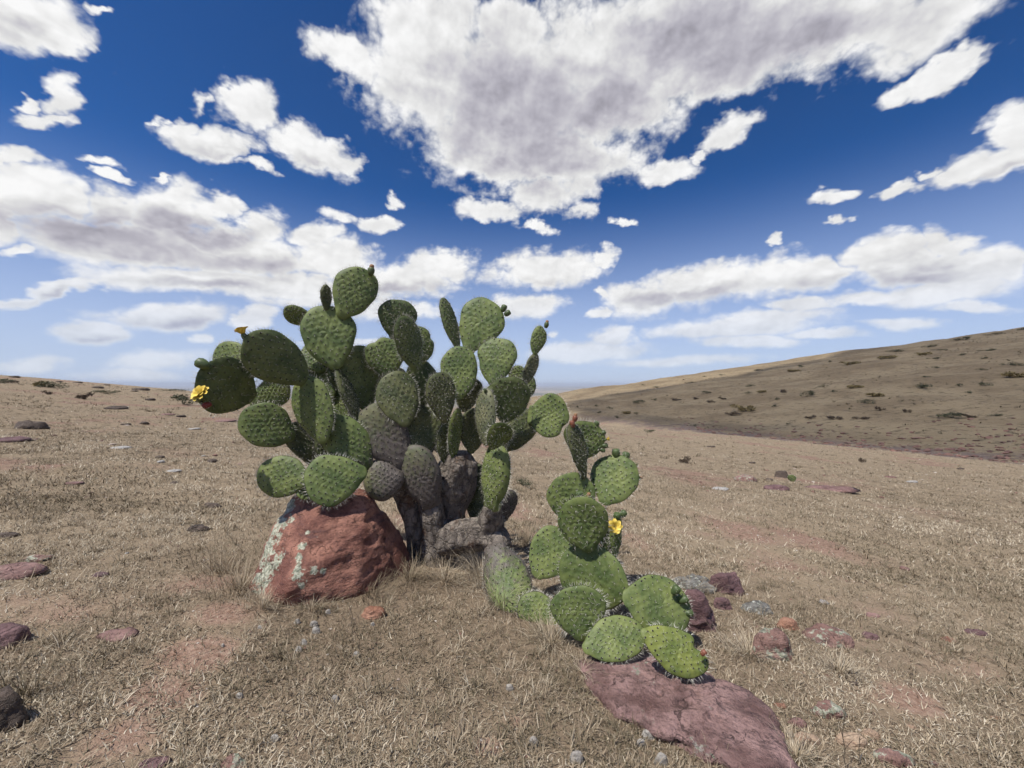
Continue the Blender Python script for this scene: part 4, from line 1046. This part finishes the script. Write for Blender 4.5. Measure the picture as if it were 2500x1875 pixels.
def flower(o_, X, Y, size, dep, axis, opening=1.0):
    s_ = size * RS(o_) * (D0 + dep) / FPX; ax = Vector(axis).normalized()
    V = FR_V.copy() * (s_ * 0.34); V[:, 2] *= 1.25
    hh = V[:, 2].max()
    o = mk('flower', V, FR_F, [M_FRUIT], cactus); o.color = (*FG, 1)
    M = ax.to_track_quat('Z', 'Y').to_matrix().to_4x4(); M.translation = P(*conv(o_, X, Y), D0 + dep) - ax * (hh + 0.10 * s_)
    o.matrix_local = CINV @ M
    rr = random.Random(int(X + Y))
    for ring_, (n, L, cup) in enumerate([(8, 0.56, 0.75), (8, 0.52, 0.40)]):
        V, F = petal_mesh(L * s_, 0.40 * s_, cup * opening)
        me = None
        for k in range(n):
            if me is None:
                q = mk('petal', V, F, [M_PETAL], o); me = q.data
            else:
                q = bpy.data.objects.new('petal', me); COL.objects.link(q); q.parent = o
            q.location = (0, 0, hh * 0.88)
            q.rotation_euler = (rr.uniform(-.12, .12), 0, 2 * math.pi * (k + 0.5 * ring_) / n + rr.uniform(-.1, .1))
            k1 = rr.uniform(.9, 1.08); q.scale = (k1, k1, k1)
    SV, SF = [], []
    for k in range(46):
        a = rr.uniform(0, 6.28); r0 = rr.uniform(0.0, .10) * s_; r1 = r0 + rr.uniform(0.02, .10) * s_ * opening; h0 = rr.uniform(.16, .28) * s_; k0 = len(SV); e = 0.011 * s_
        c_, s2 = math.cos(a), math.sin(a)
        SV += [(r0 * c_ - e * s2, r0 * s2 + e * c_, 0), (r0 * c_ + e * s2, r0 * s2 - e * c_, 0), (r1 * c_ + e * s2, r1 * s2 - e * c_, h0), (r1 * c_ - e * s2, r1 * s2 + e * c_, h0), (r1 * c_, r1 * s2, h0 + 0.03 * s_)]
        SF += [(k0, k0 + 1, k0 + 2), (k0, k0 + 2, k0 + 3), (k0 + 3, k0 + 2, k0 + 4)]
    st = mk('stamens', SV, SF, [M_STAMEN], o, smooth=False); st.location = (0, 0, hh * 0.9); st['kind'] = 'stuff'
flower('A', 155, 1075, 135, -.66, (-.15, -.80, .58))
flower('A', 480, 605, 125, -.58, (-.38, -.10, .90), .50)
flower('D', 1175, 905, 112, -.62, (0, -.90, .40))
flower('D', 1116, 228, 52, -.38, (.9, -.25, .25), .45)

# ------------------------------------------------------------------ dry grass
grm, t, b = mat('straw')
ti = getattr_node(t, 'tint')
ramp = t.n.new('ShaderNodeValToRGB'); t.l.new(ti, ramp.inputs[0])
cr = ramp.color_ramp; cr.elements[0].position = 0.0; cr.elements[0].color = (0.105, 0.078, 0.048, 1); cr.elements[1].position = 1.0; cr.elements[1].color = (0.62, 0.55, 0.43, 1)
for pos, cc in ((0.22, (0.150, 0.130, 0.082, 1)), (0.42, (0.255, 0.198, 0.135, 1)), (0.62, (0.360, 0.292, 0.205, 1)), (0.82, (0.480, 0.408, 0.300, 1))):
    e = cr.elements.new(pos); e.color = cc
t.l.new(ramp.outputs[0], b.inputs['Base Color']); b.inputs['Roughness'].default_value = 0.75; b.inputs['Specular IOR Level'].default_value = 0.2
M_STRAW = grm
def blades(base, az_, el0, curl, length, width, tint, nseg=2, turn=None):
    """curved tapering blades; returns verts, tris, per-vertex tint"""
    n = len(base); turn = np.zeros(n) if turn is None else turn
    pos = base.copy(); rows = []; wd_ = np.stack([-np.sin(az_), np.cos(az_), np.zeros(n)], -1)
    el_ = el0.copy(); a_ = az_.copy()
    for k in range(nseg + 1):
        f = 1 - k / (nseg + 0.7)
        if k < nseg:
            rows.append(pos - wd_ * (width * f / 2)[:, None]); rows.append(pos + wd_ * (width * f / 2)[:, None])
        else: rows.append(pos.copy())
        st = length / nseg
        pos = pos + np.stack([np.cos(el_) * np.cos(a_), np.cos(el_) * np.sin(a_), np.sin(el_)], -1) * st[:, None]
        el_ = el_ + curl; a_ = a_ + turn
    m = 2 * nseg + 1
    V = np.stack(rows, 1).reshape(-1, 3)
    f = []
    for k in range(nseg - 1):
        f += [(2 * k, 2 * k + 1, 2 * k + 3), (2 * k, 2 * k + 3, 2 * k + 2)]
    f.append((2 * (nseg - 1), 2 * (nseg - 1) + 1, 2 * nseg))
    F = (np.array(f)[None] + (np.arange(n) * m)[:, None, None]).reshape(-1, 3)
    return V, F, np.repeat(tint, m)
def clear_of_rocks(x_, y_):
    ok = np.ones(len(x_), bool)
    for (cx, cy, rx, ry) in FOOT:
        ok &= ((x_ - cx) / rx) ** 2 + ((y_ - cy) / ry) ** 2 > 0.85
    return ok
def scatter(n, y0, y1, power, margin=False):
    u = rng.random(n); q = 2 - power
    yy = (y0 ** q + u * (y1 ** q - y0 ** q)) ** (1 / q)
    if margin: return np.where(rng.random(n) < 0.5, -1, 1) * (1.42 * yy + 0.25 + 1.5 * rng.random(n)), yy
    xx = (rng.random(n) * 2 - 1) * (1.42 * yy + 0.25)
    return xx, yy
def grass_layer(n, y0, y1, power, l0, l1, w0, w1, nseg, e0, e1, sink=0.0, margin=False):
    x_, y_ = scatter(n, y0, y1, power, margin)
    dn = 0.86 + 0.22 * fbm(x_ * 0.9, y_ * 0.9, 4.0, 3) + 0.60 * fbm(x_ * 4.2, y_ * 4.2, 9.0, 2) - 1.0 * bare_soil(x_, y_)
    keep = (rng.random(n) < np.clip(dn, 0.14, 1)) & clear_of_rocks(x_, y_)
    x_, y_ = x_[keep], y_[keep]; m = len(x_)
    zb = ground_z(x_, y_) - sink
    tint = np.clip(0.52 + 0.28 * fbm(x_ * 1.1, y_ * 1.1, 12.0, 3) + rng.normal(0, 0.24, m), 0, 1)
    return blades(np.stack([x_, y_, zb], -1), rng.random(m) * 2 * np.pi, rng.uniform(e0, e1, m), rng.normal(-0.35, 0.7, m), rng.uniform(l0, l1, m), rng.uniform(w0, w1, m), tint, nseg, rng.normal(0, 0.7, m))
def clump_layer(n, y0, y1, power, per, spread, l0, l1, w0, w1, mean):
    x_, y_ = scatter(n, y0, y1, power)
    keep = (rng.random(n) < np.clip(0.75 + 0.7 * fbm(x_ * 1.1, y_ * 1.1, 31.0, 3) - bare_soil(x_, y_), 0.04, 1)) & clear_of_rocks(x_, y_)
    x_, y_ = np.repeat(x_[keep], per), np.repeat(y_[keep], per); m = len(x_); k = m // per
    tone = np.repeat(np.clip(rng.normal(mean, 0.18, k), 0, 1), per); sz = np.repeat(rng.uniform(0.6, 1.25, k), per)
    a = rng.random(m) * 2 * np.pi; r = np.abs(rng.normal(0, spread, m)) * sz
    bx_, by_ = x_ + np.cos(a) * r, y_ + np.sin(a) * r
    return blades(np.stack([bx_, by_, ground_z(bx_, by_) - 0.003], -1), a + rng.normal(0, .6, m), rng.uniform(0.35, 1.35, m), rng.normal(-0.35, 0.25, m), rng.uniform(l0, l1, m) * sz, rng.uniform(w0, w1, m), np.clip(tone + rng.normal(0, .14, m), 0, 1), 3, rng.normal(0, .25, m))
def join(parts):
    Vs, Fs, Ts = [], [], []; k = 0
    for V, F, T_ in parts:
        Vs.append(V); Fs.append(F + k); Ts.append(T_); k += len(V)
    return np.concatenate(Vs), np.concatenate(Fs), np.concatenate(Ts)
def grass_object(name, parts, label):
    V, F, T_ = join(parts)
    o = mk(name, V, F, [M_STRAW], smooth=False); attr(o, 'tint', T_); o['kind'] = 'stuff'; o['label'] = label
    return o
grass_object('dry_grass', [
    clump_layer(3200, 0.95, 4.2, 1.2, 22, 0.022, 0.03, 0.085, 0.0020, 0.0040, 0.46),
    clump_layer(3600, 4.0, 14.0, 1.25, 16, 0.045, 0.04, 0.10, 0.004, 0.008, 0.42),
    clump_layer(2600, 12.0, 50.0, 1.2, 12, 0.10, 0.07, 0.17, 0.012, 0.026, 0.38),
    grass_layer(52000, 0.25, 6.0, 1.6, 0.030, 0.070, 0.004, 0.008, 2, 0.05, 0.95, 0.002, True),
    grass_layer(14000, 0.30, 0.95, 1.0, 0.024, 0.058, 0.003, 0.006, 2, 0.05, 0.95, 0.002),
    grass_layer(180000, 0.95, 3.8, 1.25, 0.024, 0.058, 0.0026, 0.0052, 3, 0.05, 0.95, 0.002),
    grass_layer(110000, 3.2, 9.0, 1.25, 0.040, 0.085, 0.0055, 0.0105, 2, 0.08, 0.9, 0.004),
    grass_layer(80000, 8.0, 34.0, 1.25, 0.05, 0.12, 0.010, 0.022, 2, 0.08, 0.7, 0.008),
    grass_layer(22000, 30.0, 62.0, 1.0, 0.14, 0.26, 0.03, 0.06, 2, 0.05, 0.6, 0.02)], 'short curled dry straw covering the whole slope')

# loose stones too small to tell apart
gvm, t, b = mat('gravel_mix'); ti = getattr_node(t, 'tint')
ramp = t.n.new('ShaderNodeValToRGB'); t.l.new(ti, ramp.inputs[0]); cr = ramp.color_ramp
cr.elements[0].color = (0.13, 0.075, 0.062, 1); cr.elements[1].color = (0.50, 0.45, 0.39, 1)
for pos, cc in ((0.35, (0.24, 0.13, 0.10, 1)), (0.65, (0.30, 0.22, 0.17, 1))): cr.elements.new(pos).color = cc
t.l.new(ramp.outputs[0], b.inputs['Base Color']); b.inputs['Roughness'].default_value = 0.9
def stones(n, xs, ys, size, flat=0.55):
    V0, F0 = ico(1); m = len(V0)
    jit = 1 + rng.normal(0, 0.22, (n, m))
    s_ = size[:, None, None] * np.stack([rng.uniform(.7, 1.3, n), rng.uniform(.7, 1.3, n), np.full(n, flat)], -1)[:, None, :]
    V = V0[None] * jit[:, :, None] * s_
    a = rng.random(n) * 6.28; ca, sa = np.cos(a)[:, None], np.sin(a)[:, None]
    X = V[:, :, 0] * ca - V[:, :, 1] * sa; Y = V[:, :, 0] * sa + V[:, :, 1] * ca
    V = np.stack([X + xs[:, None], Y + ys[:, None], V[:, :, 2] + (ground_z(xs, ys) + size * 0.1)[:, None]], -1).reshape(-1, 3)
    F = (F0[None] + (np.arange(n) * m)[:, None, None]).reshape(-1, 3)
    return V, F, np.repeat(rng.random(n), m)
gx, gy = scatter(1500, 0.95, 6.0, 1.3)
gp = [stones(len(gx), gx, gy, rng.uniform(0.002, 0.007, len(gx)) * (0.5 + 0.3 * gy))]
gx, gy = scatter(16000, 0.95, 6.0, 1.3); kk = rng.random(len(gx)) < 0.30 * bare_soil(gx, gy); gx, gy = gx[kk], gy[kk]; gp.append(stones(len(gx), gx, gy, rng.uniform(0.0015, 0.006, len(gx)) * (0.5 + 0.3 * gy)))
gx, gy = scatter(500, 6.0, 40.0, 1.3); gp.append(stones(len(gx), gx, gy, rng.uniform(0.012, 0.05, len(gx))))
V, F, T_ = join(gp); o = mk('gravel', V, F, [gvm], smooth=False); attr(o, 'tint', T_); o['kind'] = 'stuff'; o['label'] = 'small loose red and grey stones strewn in the straw'
uu = rng.uniform(0.42, 1.45, 420); yf = -HC / ((HA - SX) * uu + (HB - SY)) + np.abs(rng.normal(0, 6.0, 420)) - 1.0
V, F, T_ = stones(420, uu * yf, yf, rng.uniform(0.08, 0.36, 420), 0.5)
o = mk('rubble', V, F, [gvm], smooth=False); attr(o, 'tint', T_ * 0.45); o['kind'] = 'stuff'; o['label'] = 'purple grey rubble lying along the gully at the hill foot'

# heathery ground cover of the opposite hill
uu = rng.uniform(0.14, 1.5, 2600); yy = 38 + (228 - 38) * rng.random(2600) ** 0.8; xx = uu * yy
kk = ((HA - SX) * xx + (HB - SY) * yy + HC > 0.6) & (rng.random(2600) < np.clip(0.45 + 0.9 * fbm(xx * 0.06, yy * 0.06, 51.0, 3), 0.05, 1)); xx, yy = np.repeat(xx[kk], 9), np.repeat(yy[kk], 9); m_ = len(xx)
sz_ = np.repeat(rng.uniform(0.4, 1.3, m_ // 9), 9); a_ = rng.random(m_) * 6.28; r_ = np.abs(rng.normal(0, 0.16, m_)) * sz_; xx, yy = xx + np.cos(a_) * r_, yy + np.sin(a_) * r_
V, F, T_ = blades(np.stack([xx, yy, ground_z(xx, yy) - 0.03], -1), a_, rng.uniform(0.4, 1.4, m_), rng.normal(-.3, .3, m_), rng.uniform(0.2, 0.5, m_) * sz_, rng.uniform(0.05, 0.12, m_) * sz_, np.repeat(np.clip(rng.normal(0.12, 0.14, m_ // 9), 0, 1), 9), 2)
o = mk('scrub', V, F, [M_STRAW], smooth=False); attr(o, 'tint', T_); o['kind'] = 'stuff'; o['label'] = 'low heathery scrub speckling the opposite hillside'

# tufts of taller straw
def tuft(X, Y, hpx, n, spread, label, yellow=0.6, lean=0.35, depth=None):
    g = hit(X, Y) if depth is None else Vector(((X - 1250) / FPX * depth, depth, gz((X - 1250) / FPX * depth, depth)))
    hm = hpx * g.y / FPX
    a = rng.random(n) * 6.28; r = np.abs(rng.normal(0, spread, n))
    bx_, by_ = g.x + np.cos(a) * r, g.y + np.sin(a) * r
    base_ = np.stack([bx_ - g.x, by_ - g.y, ground_z(bx_, by_) - g.z - 0.004], -1)
    V, F, T_ = blades(base_, a + rng.normal(0, .5, n), np.clip(rng.normal(1.57 - lean, 0.22, n), 0.2, 1.55), rng.normal(-0.28, 0.16, n), hm * rng.uniform(0.45, 1.0, n), rng.uniform(0.0018, 0.0034, n), np.clip(rng.normal(yellow, 0.16, n), 0, 1), 4, rng.normal(0, .08, n))
    o = mk('grass_tuft', V, F, [M_STRAW], smooth=False); attr(o, 'tint', T_); o.location = g
    tag(o, label, 'grass tuft', 'taller dry grass tufts')
for q in [(585, 1440, 120, 260, .10, 'wispy dry grass tuft at the left foot of the boulder', .5, .55),
          (545, 1400, 130, 140, .10, 'thin grass tuft standing left of the boulder', .45, .5),
          (640, 1482, 70, 220, .07, 'golden grass fringe under the boulder front corner', .62, .6),
          (760, 1488, 60, 200, .06, 'straw fringe along the front of the boulder', .5, .7),
          (900, 1450, 85, 260, .12, 'grey green weedy tuft at the right front of the boulder', .35, .6),
          (1000, 1415, 95, 260, .10, 'dark dry tuft between boulder and cactus trunk', .4, .6),
          (1085, 1420, 90, 300, .12, 'dense straw tuft before the cactus trunk', .55, .7),
          (1180, 1425, 150, 260, .07, 'tall yellow grass tuft beside the corky lower pad', .72, .42),
          (1225, 1480, 130, 220, .07, 'golden grass clump in front of the corky lower pad', .70, .5),
          (1345, 1570, 90, 240, .07, 'straw tuft under the front round pad', .6, .7),
          (960, 1310, 110, 180, .08, 'yellow grass tuft behind the boulder right shoulder', .68, .45),
          (668, 1240, 60, 50, .05, 'a few bent straws behind the boulder top', .6, .6),
          (1290, 1330, 90, 220, .08, 'brown grass tuft behind the creeping limb', .4, .5),
          (1690, 1440, 60, 200, .06, 'reddish straw tuft by the dead cactus remains', .5, .6),
          (1830, 1600, 80, 220, .06, 'pale spiky straw tuft left of the wedge rock', .7, .6),
          (2050, 1640, 70, 220, .045, 'pale straw tuft below the grey green lichen rock', .68, .6),
          (1945, 1850, 80, 220, .05, 'yellow straw tuft at the slab lower right end', .7, .6),
          (60, 1700, 130, 120, .06, 'dark thin weeds beside the corner rock', .25, .5),
          (1420, 1640, 60, 200, .07, 'straw tuft at the upper left end of the slab', .6, .8)]:
    tuft(*q)
# bare stalks and twigs
M_TWIG = flat_mat('dry_twig', (0.075, 0.055, 0.038), (0.14, 0.11, 0.075), 0.9, 50)
M_STALK = flat_mat('pale_stalk', (0.40, 0.33, 0.20), (0.52, 0.44, 0.29), 0.8, 50)
def tube_path(pts, r0, r1):
    V = []; F = []
    for i, q in enumerate(pts):
        r = r0 + (r1 - r0) * i / (len(pts) - 1)
        for k in range(5):
            a = 2 * math.pi * k / 5; V.append((q[0] + r * math.cos(a), q[1] + r * math.sin(a), q[2]))
        if i:
            for k in range(5): F.append(((i - 1) * 5 + k, (i - 1) * 5 + (k + 1) % 5, i * 5 + (k + 1) % 5, i * 5 + k))
    return V, F
def stalk(X0, Y0, X1, Y1, label, material, r=0.0016, branches=0, dz=0.0):
    g = hit(X0, Y0); top = P(X1, Y1, g.y + dz)
    rr = random.Random(int(X0 * 3 + Y0)); v = top - g; L = v.length
    pts = [v * (i / 7) + Vector((rr.uniform(-1, 1), rr.uniform(-1, 1), 0)) * L * 0.022 * (1 if 0 < i < 7 else 0) for i in range(8)]
    V, F = tube_path(pts, r, r * 0.5)
    for k in range(branches):
        i = rr.randint(2, 6); b0 = pts[i]; dr = Vector((rr.uniform(-1, 1), rr.uniform(-.6, .6), rr.uniform(.4, 1.0))).normalized() * L * rr.uniform(.12, .3)
        v2, f2 = tube_path([b0, b0 + dr * .5 + Vector((0, 0, .01 * L)), b0 + dr], r * 0.6, r * 0.3); n0 = len(V); V += v2; F += [tuple(n0 + q for q in f) for f in f2]
    o = mk('dry_stalk', V, F, [material]); o.location = g
    tag(o, label, 'stalk', 'bare dry stalks')
for q in [('G', 965, 1260, 885, 785, 'thin pale stalk, leftmost of three in the foreground', M_STALK, .0013, 0), ('G', 975, 1262, 930, 775, 'thin pale stalk, middle of three in the foreground', M_STALK, .0013, 0), ('G', 1010, 1275, 1040, 600, 'thin pale stalk, tallest of three in the foreground', M_STALK, .0013, 0),
          ('G', 590, 480, 470, 60, 'brown branched twig rising before the boulder', M_TWIG, .0016, 9), ('G', 735, 830, 670, 440, 'faint brown twig in the straw below the salmon stone', M_TWIG, .0014, 3),
          ('F', 828, 1750, 832, 1190, 'dark upright twig by the cream angular rock', M_TWIG, .0020, 4), ('F', 935, 1640, 948, 1410, 'short dark twig right of the cream angular rock', M_TWIG, .0016, 2),
          ('L', 1500, 1540, 1460, 1400, 'curled brown twig on the slope left of the boulder', M_TWIG, .0018, 3), ('L', 1890, 1440, 1730, 1235, 'long leaning twig behind the boulder left tuft', M_TWIG, .0018, 3),
          ('M', 235, 1210, 300, 820, 'thin dead weed above the lower left corner rock', M_TWIG, .0012, 2), ('D', 700, 470, 640, 400, 'fine brown weed behind the upper right pads', M_TWIG, .002, 8),
          ('C', 1870, 1420, 1730, 960, 'tall straw crossing in front of the cactus branch', M_STALK, .0012, 0), ('C', 1930, 1400, 1860, 1100, 'straw leaning along the corky lower pad', M_STALK, .0012, 0)]:
    o_, a0, b0, a1, b1, lab, mm, r, br = q
    stalk(*RG(o_, a0, b0), *RG(o_, a1, b1), lab, mm, r, br)

# ------------------------------------------------------------------ shrubs
def shrub_mesh(seed, n, h, leaf, upright=0.0):
    r = np.random.default_rng(seed)
    nb = 7; cb = r.normal(0, 0.26, (nb, 3)); cb[:, 2] = np.abs(cb[:, 2]) * h + 0.15 * h; rb = r.uniform(0.14, 0.28, nb)
    k = r.integers(0, nb, n); d = r.normal(0, 1, (n, 3)); d /= np.linalg.norm(d, axis=1)[:, None]
    c = cb[k] + d * (rb[k] * r.random(n) ** 0.4)[:, None] * np.array([1, 1, 0.85 * h + .15]); c[:, 2] = np.abs(c[:, 2])
    u = r.normal(0, 1, (n, 3)); u[:, 2] += upright * 2; u /= np.linalg.norm(u, axis=1)[:, None]; w = np.cross(u, r.normal(0, 1, (n, 3))); w /= np.linalg.norm(w, axis=1)[:, None]
    s_ = leaf * r.uniform(.6, 1.3, n)[:, None]
    V = np.stack([c - w * s_ * .4, c + w * s_ * .4, c + u * s_ * (1 + upright)], 1).reshape(-1, 3)
    F = np.arange(3 * n).reshape(-1, 3)
    SV, SF = [], []
    for q in cb:                                             # stems up to each bough
        k0 = len(SV); e = 0.012
        SV += [(-e, 0, -.05), (e, 0, -.05), (0, e, -.05), tuple(q)]; SF += [(k0, k0 + 1, k0 + 3), (k0 + 1, k0 + 2, k0 + 3), (k0 + 2, k0, k0 + 3)]
    F = np.concatenate([F, np.array(SF) + len(V)]); V = np.concatenate([V, np.array(SV)])
    return V, F
M_LEAF = {}
for k_, (c1, c2) in dict(green=((0.042, 0.048, 0.024), (0.100, 0.102, 0.052)), dry=((0.17, 0.13, 0.055), (0.30, 0.24, 0.11)), brown=((0.060, 0.042, 0.028), (0.12, 0.085, 0.055))).items():
    m, t, b = mat('shrub_' + k_); p = objco(t); t.l.new(t.mix(t.noise(p, 9.0, 3, 0.6), rgb(c1), rgb(c2)), b.inputs['Base Color']); b.inputs['Roughness'].default_value = 0.8
    M_LEAF[k_] = m
PROTO = {}
def shrub(o_, X, Y, w, kind, label, aspect=0.6, group='shrubs on the opposite hill'):
    px, py = RG(o_, X, Y); g = hit(px, py + w * RS(o_) * aspect * 0.35)
    if g is None: g = hit(px, py + w * RS(o_) * aspect * 0.35 + 6)
    if g is None: return
    key = (kind, int(px) % 3)
    if key not in PROTO:
        V, F = shrub_mesh(len(PROTO) + 40, 420, 0.8, 0.075 if kind != 'dry' else 0.10, 0.0 if kind == 'green' else 0.8)
        pr = mk('shrub', V, F, [M_LEAF[kind]], smooth=False); PROTO[key] = pr; o = pr
    else:
        o = PROTO[key].copy(); COL.objects.link(o)
    s_ = w * RS(o_) * g.y / FPX
    o.location = g; o.scale = (s_, s_, s_ * aspect * 1.25); o.rotation_euler = (0, 0, px * 1.7)
    tag(o, label, 'shrub', group)
LAND = {}; GENERIC = []
HS = 'low dark shrub among many on the shaded hillside'
HD = 'dry yellowish grass clump among many on the hillside'
for (X, Y, w, k_, asp, lab) in [
 (890,318,32,'green',.6,HS),(680,350,44,'green',.4,'flat dark shrub in the lit strip edge of the hill'),(430,385,24,'green',.6,HS),(215,425,26,'green',.7,HS),(355,395,60,'green',.4,'widest dark shrub at the hill left foot'),(535,385,50,'brown',.3,HS),
 (1165,355,62,'green',.7,'roundest dark green shrub mid hill'),(1240,320,32,'green',.6,HS),(870,428,82,'dry',.5,'yellowish clump on the hill left of its middle'),(1460,395,58,'green',.6,'dark double shrub right of the hill middle'),(1390,322,62,'dry',.4,HD),(1500,362,70,'dry',.4,HD),(1720,320,80,'green',.4,'spread out shrub patch right of the hill middle'),
 (1865,460,105,'green',.4,'largest dark shrub patch low on the right hillside'),(1950,465,46,'brown',.55,'dark shrub just right of the largest shrub patch'),(1900,315,26,'green',.8,HS),(2035,147,60,'green',.25,HS),(1790,230,26,'green',.6,HS),(2010,240,32,'green',.5,HS),(2025,185,32,'green',.4,HS),(1910,168,30,'green',.5,HS),(2170,215,64,'green',.4,HS),(1745,275,32,'green',.4,HS),(1950,350,32,'green',.5,HS),(2030,310,52,'green',.5,HS),(2080,460,62,'green',.25,HS),
 (1930,90,60,'green',.35,'bushy shrub on the hill skyline, second from the frame edge'),(1750,128,62,'green',.25,'long low shrub on the hill skyline'),(1140,224,28,'green',.6,'small round shrub on the hill skyline'),(1275,202,20,'green',.6,'small skyline shrub right of the round one'),(925,243,42,'green',.25,'flat shrub on the lower hill skyline'),(670,274,18,'green',.4,HS),(755,266,22,'green',.4,HS),(375,314,24,'green',.3,'lowest skyline shrub on the hill'),(570,290,14,'green',.4,HS),(2195,46,32,'green',.5,'shrub on the hill skyline at the right frame edge'),(2090,68,90,'green',.12,HS),(1885,97,32,'green',.3,HS),
 (400,537,56,'green',.4,'dark bush at the plateau rim right of the cactus'),(1005,415,22,'green',.8,HS),(1020,382,22,'green',.8,HS),(1510,432,32,'brown',.8,HS),(1650,440,32,'brown',.7,HS),(1370,430,16,'green',.6,HS),(1075,502,18,'green',.6,HS),(620,510,28,'green',.5,HS),(1180,470,44,'brown',.5,HS),(1300,472,64,'brown',.35,HS),(1420,475,64,'brown',.3,HS),(805,457,64,'brown',.35,HS),(300,447,44,'dry',.5,HD),(150,415,22,'green',.6,HS),(165,447,24,'green',.6,HS),(60,420,18,'green',.7,HS),(250,470,24,'green',.6,HS),(340,450,22,'green',.6,HS),(880,352,26,'green',.6,HS),(1050,345,28,'brown',.8,HS),(1300,345,26,'green',.6,HS),(700,395,40,'brown',.4,HS),(760,380,34,'brown',.5,HS),(630,380,26,'brown',.6,HS),
 (2180,265,100,'dry',.4,'bright straw coloured bush on the hill at the right frame edge'),(950,345,46,'dry',.35,HD),(605,303,40,'green',.25,HS),(440,325,30,'green',.3,HS),(1100,245,60,'dry',.3,HD),(1380,210,70,'dry',.3,HD),(1550,180,70,'dry',.35,HD),(1600,150,70,'green',.25,HS),(1730,165,60,'dry',.3,HD),(1780,185,44,'green',.3,HS),(1810,145,44,'green',.25,HS),
 (575,677,52,'brown',.8,'leafless bush standing on the right plateau'),(1437,680,34,'brown',.9,'small leafless bush near the gully')]:
    GENERIC.append((X, Y, w, k_, lab, asp))
ALIAS = {'flat dark shrub in the lit': 'flat lit strip shrub', 'widest dark': 'widest hill foot shrub', 'roundest': 'round mid hill shrub', 'yellowish clump on the hill left': 'yellowish hill clump', 'dark double': 'dark double shrub',
         'spread out': 'spread out shrub patch', 'largest dark shrub patch': 'largest low shrub patch', 'bushy shrub on the hill skyline': 'bushy skyline shrub', 'long low shrub': 'long skyline shrub', 'small round shrub on': 'small round skyline shrub',
         'flat shrub on the lower': 'flat skyline shrub', 'bright straw coloured': 'bright straw coloured bush'}
marks = [(X, Y, al_) for (X, Y, w, k_, lab, asp) in GENERIC for key_, al_ in ALIAS.items() if lab.startswith(key_)]
used_l = {}
for (X, Y, w, k_, lab, asp) in sorted(GENERIC, key=lambda q: min([(q[0] - m_[0]) ** 2 + (2 * (q[1] - m_[1])) ** 2 for m_ in marks])):
    if lab in (HS, HD):
        mx_, my_, al_ = min(marks, key=lambda m_: (X - m_[0]) ** 2 + (2 * (Y - m_[1])) ** 2)
        dx_, dy_ = X - mx_, Y - my_
        side_ = ('right of' if dx_ > 0 else 'left of') if abs(dx_) > 2.2 * abs(dy_) else ('below' if dy_ > 0 else 'above') + (' and right of' if dx_ > 12 else ' and left of' if dx_ < -12 else '')
        what_ = {'green': 'low dark shrub', 'brown': 'brownish shrub', 'dry': 'dry yellowish clump'}[k_]
        kk_ = (what_, side_, al_); used_l[kk_] = used_l.get(kk_, 0) + 1
        lab = f"{what_}, {['', 'second ', 'third ', 'fourth ', 'fifth '][used_l[kk_] - 1]}closest {side_} the {al_}"
    shrub('H', X, Y, w, k_, lab, asp)
for (X, Y, w, k_, asp, lab) in [(375,120,120,'green',.6,'twiggy bush on the left skyline'),(310,118,110,'dry',.5,'dry yellow bush beside the twiggy skyline bush'),(420,135,130,'green',.3,'dark low bush right of the twiggy skyline bush'),(1350,165,150,'green',.18,'flat dark bush on the skyline above the round bush'),
    (1420,235,230,'green',.5,'big round dark bush left of the yellow flower'),(645,210,90,'brown',.8,'brown bush on the left upper slope'),(815,178,150,'green',.3,'low spreading bush on the left slope under the skyline'),(370,185,50,'brown',.9,'thin brown weed bush at upper left'),(35,95,110,'green',.5,'dark bush at the left frame edge'),(110,100,90,'brown',.4,'brown bush near the left frame edge')]:
    shrub('L', X, Y, w, k_, lab, asp, 'bushes on the left slope')
shrub('D', 490, 560, 130, 'green', 'small grey green shrub in the straw behind the right limb', 0.55, 'bushes near the cactus')
# lone young cactus on the plateau, dead grey remains by the rocks
yg = hit(*RG('H', 1093, 782))
yc = empty('small_prickly_pear', yg); tag(yc, 'lone young prickly pear of two pads on the right plateau', 'cactus')
_keep = (cactus, CINV); cactus = yc; CINV = Matrix.Translation(-yg)
build_pad('pad', P(*RG('H', 1098, 786), yg.y), P(*RG('H', 1090, 748), yg.y), 34 * RS('H') * yg.y / FPX, -10, G1, 0.0, seed=301)
build_pad('pad', P(*RG('H', 1110, 790), yg.y - .05), P(*RG('H', 1140, 787), yg.y - .05), 16 * RS('H') * yg.y / FPX, 0, G5, 0.2, seed=302)
cactus, CINV = _keep
M_DEAD = rock_material('dead_cactus_fibre', (0.10, 0.095, 0.085), (0.30, 0.29, 0.26), (0.055, 0.05, 0.045), (0.55, 0.55, 0.50), 22.0, 0.55)
MATS['dead'] = M_DEAD
for (X, Y, w, h, lab) in [(1235, 230, 330, 190, 'grey fibrous remains of a dead pad behind the purple rock'), (1720, 420, 260, 140, 'black and white fibrous dead pad lying right of the purple rocks')]:
    r_ = rock('E', X, Y, w, h, 'dead', lab, 0.30, 4, 'dead_pad', amp=0.10)
    if r_: r_['category'] = 'dead cactus'
